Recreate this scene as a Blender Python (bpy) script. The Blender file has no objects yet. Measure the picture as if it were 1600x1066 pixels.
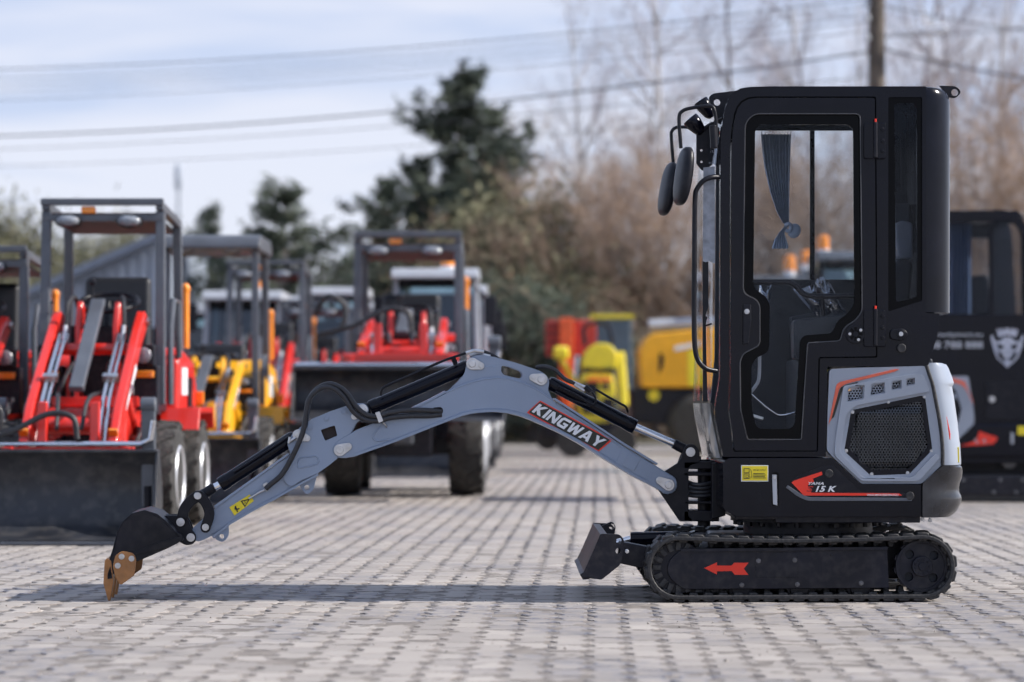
import bpy, bmesh, math, random
import numpy as np
from mathutils import Vector, Matrix
from mathutils.geometry import tessellate_polygon

random.seed(7)
rng = np.random.default_rng(7)
SC = bpy.context.scene
COL = SC.collection
R = math.radians

# ------------------------------------------------------------------ camera, sky, sun, exposure
D0, FPX, HY, HC = 10.8, 3780.0, 630.0, 0.891      # distance of the excavator's near side, focal length in px, horizon row, eye height
cam_d = bpy.data.cameras.new('camera')
cam = bpy.data.objects.new('camera', cam_d); COL.objects.link(cam)
cam.location = (0, -D0, HC); cam.rotation_euler = (R(90), 0, 0)
cam_d.sensor_width = 36.0; cam_d.lens = FPX * 36.0 / 1600.0
cam_d.shift_y = (HY - 533.0) / 1600.0
cam_d.clip_start = 0.1; cam_d.clip_end = 3000
cam_d.dof.use_dof = True; cam_d.dof.focus_distance = D0 + 0.15; cam_d.dof.aperture_fstop = 1.75
SC.camera = cam

SUN_EL, SUN_AZ = 35.0, -2.5                        # azimuth measured from +x towards +y
world = bpy.data.worlds.new('World'); SC.world = world; world.use_nodes = True
wn, wl = world.node_tree.nodes, world.node_tree.links
wn.clear()
w_out = wn.new('ShaderNodeOutputWorld'); w_bg = wn.new('ShaderNodeBackground')
w_sky = wn.new('ShaderNodeTexSky'); w_sky.sky_type = 'NISHITA'; w_sky.sun_disc = False
w_sky.sun_elevation = R(SUN_EL); w_sky.sun_rotation = R(90 - SUN_AZ)
w_sky.air_density = 1.0; w_sky.dust_density = 0.6; w_sky.ozone_density = 2.0
# thin high cloud streaks mixed into the sky
w_tc = wn.new('ShaderNodeTexCoord'); w_map = wn.new('ShaderNodeMapping')
w_map.inputs['Scale'].default_value = (3.0, 3.0, 26.0); w_map.inputs['Rotation'].default_value = (0, R(5), 0)
w_no = wn.new('ShaderNodeTexNoise'); w_no.inputs['Scale'].default_value = 1.6; w_no.inputs['Detail'].default_value = 6; w_no.inputs['Distortion'].default_value = 0.5
w_rp = wn.new('ShaderNodeMapRange'); w_rp.inputs['From Min'].default_value = 0.38; w_rp.inputs['From Max'].default_value = 0.70
w_sep = wn.new('ShaderNodeSeparateXYZ'); w_el = wn.new('ShaderNodeMapRange')                       # the veil thins with height
w_el.inputs['From Min'].default_value = 0.05; w_el.inputs['From Max'].default_value = 0.22; w_el.inputs['To Min'].default_value = 0.75; w_el.inputs['To Max'].default_value = -0.40
w_ad = wn.new('ShaderNodeMath'); w_ad.operation = 'ADD'; w_ad.use_clamp = True
w_cl = wn.new('ShaderNodeMixRGB'); w_cl.inputs['Color1'].default_value = (4.1, 4.95, 7.0, 1); w_cl.inputs['Color2'].default_value = (6.45, 6.65, 7.7, 1)
w_mx = wn.new('ShaderNodeMixRGB'); w_mx.inputs['Fac'].default_value = 0.86
wl.new(w_tc.outputs['Generated'], w_map.inputs['Vector']); wl.new(w_map.outputs['Vector'], w_no.inputs['Vector']); wl.new(w_tc.outputs['Generated'], w_sep.inputs['Vector'])
wl.new(w_no.outputs['Fac'], w_rp.inputs['Value']); wl.new(w_sep.outputs['Z'], w_el.inputs['Value'])
wl.new(w_rp.outputs['Result'], w_ad.inputs[0]); wl.new(w_el.outputs['Result'], w_ad.inputs[1]); wl.new(w_ad.outputs['Value'], w_cl.inputs['Fac'])
wl.new(w_sky.outputs['Color'], w_mx.inputs['Color1']); wl.new(w_cl.outputs['Color'], w_mx.inputs['Color2']); wl.new(w_mx.outputs['Color'], w_bg.inputs['Color'])
w_bg.inputs['Strength'].default_value = 0.094
wl.new(w_bg.outputs['Background'], w_out.inputs['Surface'])

sun_d = bpy.data.lights.new('sun', 'SUN'); sun = bpy.data.objects.new('sun', sun_d); COL.objects.link(sun)
sun_d.energy = 4.8; sun_d.angle = R(0.53); sun_d.color = (1.0, 0.945, 0.875)
sdir = Vector((math.cos(R(SUN_EL)) * math.cos(R(SUN_AZ)), math.cos(R(SUN_EL)) * math.sin(R(SUN_AZ)), math.sin(R(SUN_EL))))
sun.rotation_euler = (-sdir).to_track_quat('-Z', 'Y').to_euler(); sun.location = sdir * 60

vs = SC.view_settings
vs.view_transform = 'Standard'; vs.look = 'None'; vs.gamma = 1.0; vs.use_curve_mapping = False; vs.exposure = 0.50
SC.cycles.max_bounces = 4; SC.cycles.diffuse_bounces = 2; SC.cycles.glossy_bounces = 3; SC.cycles.transparent_max_bounces = 14; SC.cycles.adaptive_threshold = 0.035; SC.cycles.adaptive_min_samples = 16; SC.cycles.use_light_tree = False; SC.cycles.caustics_reflective = False; SC.cycles.caustics_refractive = False

# ------------------------------------------------------------------ materials
MATS = {}
def pm(name, col, rough=0.5, metal=0.0, spec=0.5, var=0.12, scale=6.0, bump=0.0, bscale=60.0, coat=0.0, rvar=0.1, dust=0.0):
    """a paint, metal, rubber or cloth: base colour, low-contrast wear in colour and gloss, optional fine relief and dust"""
    m = bpy.data.materials.new(name); m.use_nodes = True
    n, l = m.node_tree.nodes, m.node_tree.links
    b = n['Principled BSDF']
    tc = n.new('ShaderNodeTexCoord')
    no = n.new('ShaderNodeTexNoise'); no.inputs['Scale'].default_value = scale; no.inputs['Detail'].default_value = 7
    l.new(tc.outputs['Object'], no.inputs['Vector'])
    r = n.new('ShaderNodeValToRGB')
    lo = [max(0.0, c * (1 - var)) for c in col[:3]]; hi = [min(1.0, c * (1 + var)) for c in col[:3]]
    r.color_ramp.elements[0].position = 0.3; r.color_ramp.elements[0].color = (*lo, 1)
    r.color_ramp.elements[1].position = 0.7; r.color_ramp.elements[1].color = (*hi, 1)
    l.new(no.outputs['Fac'], r.inputs['Fac'])
    colout = r.outputs['Color']
    if dust > 0:
        n2 = n.new('ShaderNodeTexNoise'); n2.inputs['Scale'].default_value = scale * 5; n2.inputs['Detail'].default_value = 9
        l.new(tc.outputs['Object'], n2.inputs['Vector'])
        mr = n.new('ShaderNodeMapRange'); mr.inputs['From Min'].default_value = 0.45; mr.inputs['From Max'].default_value = 0.8
        mr.inputs['To Max'].default_value = dust; l.new(n2.outputs['Fac'], mr.inputs['Value'])
        mx = n.new('ShaderNodeMixRGB'); mx.inputs['Color2'].default_value = (0.26, 0.235, 0.21, 1)
        l.new(mr.outputs['Result'], mx.inputs['Fac']); l.new(colout, mx.inputs['Color1']); colout = mx.outputs['Color']
    l.new(colout, b.inputs['Base Color'])
    mr = n.new('ShaderNodeMapRange'); mr.inputs['To Min'].default_value = max(0.02, rough - rvar); mr.inputs['To Max'].default_value = min(1, rough + rvar)
    l.new(no.outputs['Fac'], mr.inputs['Value']); l.new(mr.outputs['Result'], b.inputs['Roughness'])
    b.inputs['Metallic'].default_value = metal; b.inputs['Specular IOR Level'].default_value = spec
    if coat: b.inputs['Coat Weight'].default_value = coat; b.inputs['Coat Roughness'].default_value = 0.08
    if bump > 0:
        bn = n.new('ShaderNodeTexNoise'); bn.inputs['Scale'].default_value = bscale; bn.inputs['Detail'].default_value = 4
        l.new(tc.outputs['Object'], bn.inputs['Vector'])
        bp = n.new('ShaderNodeBump'); bp.inputs['Strength'].default_value = bump; bp.inputs['Distance'].default_value = 0.004
        l.new(bn.outputs['Fac'], bp.inputs['Height']); l.new(bp.outputs['Normal'], b.inputs['Normal'])
    MATS[name] = m
    return m
def glass(name, tint, refl=0.06, rough=0.02):
    m = bpy.data.materials.new(name); m.use_nodes = True
    n, l = m.node_tree.nodes, m.node_tree.links; n.clear()
    o = n.new('ShaderNodeOutputMaterial'); t = n.new('ShaderNodeBsdfTransparent'); g = n.new('ShaderNodeBsdfGlossy'); mx = n.new('ShaderNodeMixShader')
    f = n.new('ShaderNodeFresnel'); f.inputs['IOR'].default_value = 1.45
    ad = n.new('ShaderNodeMath'); ad.operation = 'MULTIPLY'; ad.inputs[1].default_value = refl; ad.use_clamp = True
    t.inputs['Color'].default_value = (*tint, 1); g.inputs['Roughness'].default_value = rough; g.inputs['Color'].default_value = (0.9, 0.93, 1, 1)
    l.new(f.outputs['Fac'], ad.inputs[0]); l.new(ad.outputs['Value'], mx.inputs['Fac'])
    l.new(t.outputs['BSDF'], mx.inputs[1]); l.new(g.outputs['BSDF'], mx.inputs[2]); l.new(mx.outputs['Shader'], o.inputs['Surface'])
    MATS[name] = m
    return m

BLK   = pm('black_paint', (0.0030, 0.0034, 0.0085), 0.17, spec=0.22, var=0.2, scale=3, rvar=0.07, dust=0.008)
BLKM  = pm('black_satin', (0.0060, 0.0065, 0.0115), 0.40, spec=0.25, var=0.25, scale=4, rvar=0.1, dust=0.05)
FRIT  = pm('black_frit', (0.002, 0.002, 0.003), 0.2, spec=0.10, var=0.1)
CHAS  = pm('chassis_black', (0.0075, 0.008, 0.0150), 0.40, spec=0.30, var=0.25, scale=5, dust=0.10)
GREY  = pm('boom_grey', (0.225, 0.282, 0.385), 0.34, var=0.07, scale=2.5, coat=0.3, bump=0.05, bscale=150, dust=0.05)
GREYB = pm('body_grey', (0.285, 0.32, 0.385), 0.30, var=0.04, scale=3, coat=0.3, rvar=0.05)
RSHELL = pm('rear_shell_plastic', (0.0045, 0.005, 0.010), 0.20, spec=0.22, var=0.3, scale=6, coat=0.05, rvar=0.1)
DGREY = pm('dark_bumper', (0.019, 0.020, 0.025), 0.22, var=0.3, scale=20, coat=0.3, rvar=0.06)
SKIRT = pm('skirt_paint', (0.0035, 0.004, 0.0085), 0.18, spec=0.24, var=0.2, scale=3, rvar=0.07, dust=0.008)
RUB   = pm('rubber', (0.018, 0.018, 0.020), 0.62, var=0.3, scale=14, bump=0.25, bscale=90, dust=0.20)
TYRE  = pm('tyre_rubber', (0.022, 0.021, 0.020), 0.75, var=0.3, scale=8, bump=0.2, dust=0.28)
HOSE  = pm('hose_rubber', (0.016, 0.017, 0.022), 0.48, var=0.3, scale=40, bump=0.5, bscale=180, dust=0.12)
SILV  = pm('chrome', (0.70, 0.71, 0.74), 0.12, 1.0, var=0.05, rvar=0.06)
ZINC  = pm('zinc_plated', (0.55, 0.55, 0.56), 0.34, 1.0, var=0.15, scale=30, rvar=0.12)
TAN   = pm('cutter_tan', (0.33, 0.145, 0.045), 0.45, var=0.2, scale=25, bump=0.15, dust=0.15)
REDD  = pm('decal_red', (0.80, 0.035, 0.014), 0.35, var=0.06)
ORED  = pm('decal_orange_red', (0.72, 0.13, 0.07), 0.35, var=0.15)
WHITE = pm('decal_white', (0.74, 0.75, 0.78), 0.4, var=0.04)
YEL   = pm('label_yellow', (0.78, 0.62, 0.02), 0.4, var=0.05)
INK   = pm('label_ink', (0.02, 0.02, 0.015), 0.5)
INTER = pm('cab_interior', (0.020, 0.024, 0.034), 0.6, var=0.3, scale=6)
CURT  = pm('curtain_cloth', (0.32, 0.40, 0.54), 0.85, var=0.15, scale=30, bump=0.2, bscale=200)
FILM  = pm('plastic_film', (0.24, 0.26, 0.30), 0.22, var=0.35, scale=20, bump=0.9, bscale=35)
MIRR  = pm('mirror_glass', (0.8, 0.8, 0.82), 0.03, 1.0, var=0.02, rvar=0.01)
REFLX = pm('reflector_red', (0.75, 0.05, 0.03), 0.2, coat=0.5)
LENS  = pm('lamp_lens', (0.20, 0.22, 0.25), 0.16, var=0.3, scale=40, bump=0.5, bscale=70, coat=0.6)
AMBER = pm('amber_lens', (0.85, 0.26, 0.02), 0.2, coat=0.5)
GLS   = glass('clear_glass', (0.965, 0.975, 0.98), 0.20)
GLSD  = glass('dark_glass', (0.72, 0.75, 0.80), 0.30)
GLST  = glass('teal_glass', (0.40, 0.62, 0.68), 2.2)
RED   = pm('loader_red', (0.67, 0.025, 0.016), 0.32, var=0.08, coat=0.4, dust=0.04)
YELP  = pm('machine_yellow', (0.88, 0.42, 0.010), 0.38, var=0.06, coat=0.3, dust=0.05)
LEMON = pm('machine_lemon', (0.85, 0.68, 0.025), 0.42, var=0.08, coat=0.2, dust=0.08)
ORNG  = pm('machine_orange', (0.90, 0.12, 0.02), 0.42, var=0.08, coat=0.2, dust=0.05)
STEEL = pm('frame_grey_steel', (0.085, 0.095, 0.115), 0.4, var=0.15, coat=0.2, dust=0.08)
LGREY = pm('cab_light_grey', (0.40, 0.42, 0.46), 0.4, var=0.06, dust=0.08)
CEIL  = pm('roof_lining_brown', (0.055, 0.035, 0.030), 0.6, var=0.2)
BUCK  = pm('bucket_charcoal', (0.020, 0.022, 0.028), 0.40, var=0.5, scale=2.5, dust=0.22, rvar=0.2)
DZINC = pm('dull_zinc', (0.16, 0.16, 0.17), 0.4, 0.9, var=0.2)
RIM   = pm('wheel_silver', (0.60, 0.61, 0.64), 0.35, 0.6, var=0.08, dust=0.1)
SEAT  = pm('seat_vinyl', (0.014, 0.016, 0.022), 0.5, var=0.2)

# ------------------------------------------------------------------ object helpers
def finish(name, verts, faces, mat, parent=None, bevel=0.0, seg=2, smooth=35, kind=None, label=None, tri_ok=True):
    me = bpy.data.meshes.new(name)
    me.from_pydata([tuple(v) for v in verts], [], [tuple(f) for f in faces])
    bm = bmesh.new(); bm.from_mesh(me)
    bmesh.ops.recalc_face_normals(bm, faces=bm.faces)
    bm.to_mesh(me); bm.free()
    return link(name, me, mat, parent, bevel, seg, smooth, kind, label)
def link(name, me, mat, parent=None, bevel=0.0, seg=2, smooth=35, kind=None, label=None):
    if mat is not None and not me.materials: me.materials.append(mat)
    if smooth and len(me.polygons):
        me.polygons.foreach_set('use_smooth', [True] * len(me.polygons)); me.set_sharp_from_angle(angle=R(smooth))
    o = bpy.data.objects.new(name, me); COL.objects.link(o)
    if parent is not None:
        o.parent = parent; o.matrix_parent_inverse = WM[parent.name].inverted()
    WM[o.name] = Matrix.Identity(4)
    if bevel:
        b = o.modifiers.new('edge', 'BEVEL'); b.width = bevel; b.segments = seg; b.limit_method = 'ANGLE'; b.angle_limit = R(38); b.harden_normals = True
    if kind: o['kind'] = kind
    if label: o['label'] = label
    return o
WM = {}
def thing(name, label, cat, loc=(0, 0, 0), group=None):
    o = bpy.data.objects.new(name, None); COL.objects.link(o); o.location = loc; o.empty_display_size = 0.1
    WM[o.name] = Matrix.Translation(Vector(loc))
    o['label'] = label; o['category'] = cat
    if group: o['group'] = group
    return o
def tag(o, label, cat, group=None):
    o['label'] = label; o['category'] = cat
    if group: o['group'] = group
    return o

class MB:
    """collects simple solids, then links them as one mesh"""
    def __init__(s): s.v, s.f = [], []
    def add(s, v, f):
        k = len(s.v); s.v += [tuple(p) for p in v]; s.f += [tuple(i + k for i in q) for q in f]; return s
    def box(s, c, d, rot=None):
        x, y, z = d[0] / 2, d[1] / 2, d[2] / 2
        p = [Vector((a, b, e)) for e in (-z, z) for a, b in ((-x, -y), (x, -y), (x, y), (-x, y))]
        if rot is not None:
            m = rot if isinstance(rot, Matrix) else Matrix.Rotation(rot[2], 3, 'Z') @ Matrix.Rotation(rot[1], 3, 'Y') @ Matrix.Rotation(rot[0], 3, 'X')
            p = [m @ q for q in p]
        c = Vector(c)
        return s.add([q + c for q in p], [(0, 3, 2, 1), (4, 5, 6, 7), (0, 1, 5, 4), (1, 2, 6, 5), (2, 3, 7, 6), (3, 0, 4, 7)])
    def bar(s, a, b, w, h, up=(0, 0, 1)):
        a, b = Vector(a), Vector(b); t = (b - a).normalized(); u = Vector(up)
        if abs(t.dot(u)) > 0.98: u = Vector((0, 1, 0))
        x = t.cross(u).normalized(); z = x.cross(t)
        p = [q + x * i * w / 2 + z * j * h / 2 for q in (a, b) for i, j in ((-1, -1), (1, -1), (1, 1), (-1, 1))]
        return s.add(p, [(0, 3, 2, 1), (4, 5, 6, 7), (0, 1, 5, 4), (1, 2, 6, 5), (2, 3, 7, 6), (3, 0, 4, 7)])
    def cyl(s, a, b, r, r2=None, n=16):
        a, b = Vector(a), Vector(b); r2 = r if r2 is None else r2
        t = (b - a).normalized(); x = t.orthogonal().normalized(); y = t.cross(x)
        p = []
        for q, rr in ((a, r), (b, r2)):
            p += [q + (x * math.cos(2 * math.pi * i / n) + y * math.sin(2 * math.pi * i / n)) * rr for i in range(n)]
        f = [(i, (i + 1) % n, n + (i + 1) % n, n + i) for i in range(n)] + [tuple(range(n - 1, -1, -1)), tuple(range(n, 2 * n))]
        return s.add(p, f)
    def tube(s, pts, r, n=8, closed=False):
        pts = [Vector(p) for p in pts]; m = len(pts); x = None; p = []
        rr = r if hasattr(r, '__len__') else [r] * m
        for i, q in enumerate(pts):
            a = pts[(i - 1) % m] if closed or i > 0 else q; b = pts[(i + 1) % m] if closed or i < m - 1 else q
            t = (b - a).normalized()
            if x is None: x = t.orthogonal().normalized()
            x = (x - t * x.dot(t)).normalized(); y = t.cross(x)
            p += [q + (x * math.cos(2 * math.pi * k / n) + y * math.sin(2 * math.pi * k / n)) * rr[i] for k in range(n)]
        f = []
        for i in range(m if closed else m - 1):
            j = (i + 1) % m
            f += [(i * n + k, i * n + (k + 1) % n, j * n + (k + 1) % n, j * n + k) for k in range(n)]
        if not closed: f += [tuple(range(n - 1, -1, -1)), tuple(range((m - 1) * n, m * n))]
        return s.add(p, f)
    def lathe(s, c, axis, prof, n=24):
        """prof: (distance along the axis, radius) pairs; closed at both ends"""
        c, t = Vector(c), Vector(axis).normalized(); x = t.orthogonal().normalized(); y = t.cross(x); p = []
        for h, r in prof:
            p += [c + t * h + (x * math.cos(2 * math.pi * i / n) + y * math.sin(2 * math.pi * i / n)) * r for i in range(n)]
        f = []
        for j in range(len(prof) - 1):
            f += [(j * n + i, j * n + (i + 1) % n, (j + 1) * n + (i + 1) % n, (j + 1) * n + i) for i in range(n)]
        f += [tuple(range(n - 1, -1, -1)), tuple(range((len(prof) - 1) * n, len(prof) * n))]
        return s.add(p, f)
    def grid(s, rows):
        """rows of points, joined into a sheet"""
        m = len(rows[0]); v = [p for r in rows for p in r]
        return s.add(v, [(i * m + j, i * m + j + 1, (i + 1) * m + j + 1, (i + 1) * m + j) for i in range(len(rows) - 1) for j in range(m - 1)])
    def ball(s, c, d, n=12, k=8, rot=None, e=1.0):
        rows = []
        m = Matrix.Identity(3) if rot is None else Matrix.Rotation(rot[2], 3, 'Z') @ Matrix.Rotation(rot[1], 3, 'Y') @ Matrix.Rotation(rot[0], 3, 'X')
        sp = lambda q: math.copysign(abs(q) ** e, q)
        for j in range(k + 1):
            th = math.pi * (j + 0.02 if j == 0 else j - 0.02 if j == k else j) / k
            rows.append([Vector(c) + m @ Vector((d[0] / 2 * sp(math.sin(th)) * sp(math.cos(2 * math.pi * i / n)), d[1] / 2 * sp(math.sin(th)) * sp(math.sin(2 * math.pi * i / n)), d[2] / 2 * sp(math.cos(th)))) for i in range(n + 1)])
        return s.grid(rows)
    def prism(s, poly, x0, x1, axes=(1, 2)):
        """a polygon given on two axes, extruded along the third from x0 to x1"""
        ex = 3 - axes[0] - axes[1]; n = len(poly); p = []
        for x in (x0, x1):
            for a, b in poly:
                q = [0, 0, 0]; q[axes[0]] = a; q[axes[1]] = b; q[ex] = x; p.append(q)
        return s.add(p, [tuple(range(n)), tuple(range(2 * n - 1, n - 1, -1))] + [(i, n + i, n + (i + 1) % n, (i + 1) % n) for i in range(n)])
    def build(s, name, mat, parent=None, bevel=0.0, seg=2, smooth=35, **k): return finish(name, s.v, s.f, mat, parent, bevel, seg, smooth, **k)

def rnd(pts, r=0.0, n=4):
    """round the corners of a polygon; a point may carry its own radius"""
    if r == 0 and all(len(p) == 2 for p in pts): return [tuple(p) for p in pts]
    out = []; m = len(pts)
    for i, p in enumerate(pts):
        rr = p[2] if len(p) > 2 else r
        a = Vector(pts[i - 1][:2]); b = Vector(p[:2]); c = Vector(pts[(i + 1) % m][:2])
        la, lc = (a - b).length, (c - b).length
        k = min(rr, la * 0.48, lc * 0.48)
        if k < 1e-6: out.append(tuple(b)); continue
        p0 = b + (a - b) / la * k; p1 = b + (c - b) / lc * k
        for j in range(n + 1):
            t = j / n; q = p0 * (1 - t) ** 2 + b * 2 * t * (1 - t) + p1 * t * t; out.append((q.x, q.y))
    return out
def smooth_path(pts, n=6):
    """Catmull-Rom through the points"""
    pts = [Vector(p) for p in pts]; q = [pts[0] * 2 - pts[1]] + pts + [pts[-1] * 2 - pts[-2]]; out = []
    for i in range(1, len(q) - 2):
        for j in range(n):
            t = j / n; a, b, c, d = q[i - 1], q[i], q[i + 1], q[i + 2]
            out.append(0.5 * ((2 * b) + (c - a) * t + (2 * a - 5 * b + 4 * c - d) * t * t + (3 * b - a - 3 * c + d) * t ** 3))
    return out + [pts[-1]]

class BodyFrame:
    """sheets parallel to the excavator's side; photo measurements are turned into metres at the sheet's own distance"""
    def __init__(s, base=0.0): s.base = base
    def to2d(s, p, v): k = (D0 + s.base + v) / FPX; return ((p[0] - 800) * k, HC - (p[1] - HY) * k)
    def to3d(s, u, w, v): return Vector((u, s.base + v, w))
    def P(s, px, py, v): return s.to3d(*s.to2d((px, py), v), v)
    def scale(s, v): return (D0 + s.base + v) / FPX
class ArmFrame(BodyFrame):
    """the vertical plane of the boom, swung slightly towards the camera about its foot"""
    def __init__(s, px, y, slope):
        a = math.atan(slope); s.d = Vector((math.cos(a), math.sin(a))); s.n = Vector((-math.sin(a), math.cos(a)))
        s.o = Vector(((px - 800) * (D0 + y) / FPX, y))
    def to2d(s, p, v):
        t3 = Vector(((p[0] - 800) / FPX, 1.0)); c = Vector((0, -D0)); o = s.o + s.n * v
        t = s.n.dot(o - c) / s.n.dot(t3); q = c + t3 * t
        return ((q - s.o).dot(s.d), HC - (p[1] - HY) * t / FPX)
    def to3d(s, u, w, v): q = s.o + s.d * u + s.n * v; return Vector((q.x, q.y, w))
    def scale(s, v): return (D0 + s.o.y - 0.1 + v) / FPX
BF = BodyFrame()
AF = ArmFrame(1043, 0.42, 0.075)

def plate(name, fr, pts, v0, v1, mat, parent, holes=(), r=0.0, bevel=0.004, seg=2, ref=None, label=None, taper=0.0):
    """a solid sheet: outline in photo px read at depth ref (default its near face), from depth v0 to v1"""
    ref = v0 if ref is None else ref
    loops = [[fr.to2d(p, ref) for p in rnd(pts, r)]] + [[fr.to2d(p, ref) for p in rnd(h, 0)] for h in holes]
    verts, faces = [], []
    flat = [q for lp in loops for q in lp]; n = len(flat)
    for v in (v0, v1): verts += [fr.to3d(q[0], q[1], v) for q in flat]
    if len(loops) == 1:
        faces += [tuple(range(n)), tuple(range(2 * n - 1, n - 1, -1))]
    else:
        tri = tessellate_polygon([[Vector((q[0], q[1], 0)) for q in lp] for lp in loops])
        faces += [tuple(t) for t in tri] + [tuple(i + n for i in t) for t in tri]
    k = 0
    for lp in loops:
        m = len(lp); faces += [(k + i, n + k + i, n + k + (i + 1) % m, k + (i + 1) % m) for i in range(m)]; k += m
    return finish(name, verts, faces, mat, parent, bevel, seg, label=label)
def circ(cx, cy, r, n=16, a0=0.0): return [(cx + r * math.cos(a0 + 2 * math.pi * i / n), cy + r * math.sin(a0 + 2 * math.pi * i / n)) for i in range(n)]
def disc(name, fr, c, r, v0, v1, mat, parent, n=20, bevel=0.002, hole=0): return plate(name, fr, circ(*c, r, n), v0, v1, mat, parent, holes=[circ(*c, hole, n)] if hole else (), bevel=bevel)
def fpts(fr, pts): return [fr.P(p[0], p[1], p[2]) for p in pts]
def ftube(name, fr, pts, r, mat, parent, n=10, sm=True, k=6, label=None):
    q = fpts(fr, pts); q = smooth_path(q, k) if sm else q
    return MB().tube(q, r, n).build(name, mat, parent, smooth=60, label=label)
def bolt(fr, c, v, r, parent, name='bolt', mat=None, h=0.010):
    """round washer with a hexagon head on it"""
    m = MB(); k = fr.scale(v); u, w = fr.to2d(c, v)
    ax = fr.to3d(0, 0, -1) - fr.to3d(0, 0, 0); p = fr.to3d(u, w, v)
    m.cyl(p, p + ax * h * 0.35, r * k, n=16); m.cyl(p + ax * h * 0.35, p + ax * h, r * k * 0.66, n=6)
    return m.build(name, mat or ZINC, parent, 0.0008, 1)
def text(name, s, fr, px, py, hpx, v, mat, parent, ang=0.0, bold=0.012, shear=0.0, width=None, align='LEFT', depth=0.0006):
    """lettering as a thin raised mesh; px,py: left end of the base line"""
    cu = bpy.data.curves.new(name, 'FONT'); cu.body = s; cu.offset = bold; cu.shear = shear; cu.align_x = align; cu.resolution_u = 3
    ob = bpy.data.objects.new(name, cu); COL.objects.link(ob)
    bpy.context.view_layer.update()
    me = bpy.data.meshes.new_from_object(ob.evaluated_get(bpy.context.evaluated_depsgraph_get()))
    bpy.data.objects.remove(ob); bpy.data.curves.remove(cu)
    co = np.array([q.co[:] for q in me.vertices]) if len(me.vertices) else np.zeros((0, 3))
    if not len(co): return None
    h = 0.70
    sx = sy = hpx / h
    if width: sx = width / (co[:, 0].max() - co[:, 0].min())
    ca, sa = math.cos(ang), math.sin(ang)
    vs_ = []
    for x, y, z in co:
        a, b = x * sx, -y * sy
        vs_.append(fr.to3d(*fr.to2d((px + a * ca - b * sa, py + a * sa + b * ca), v), v))
    fs = [tuple(p.vertices) for p in me.polygons]; bpy.data.meshes.remove(me)
    return finish(name, vs_, fs, mat, parent, smooth=0)
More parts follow.
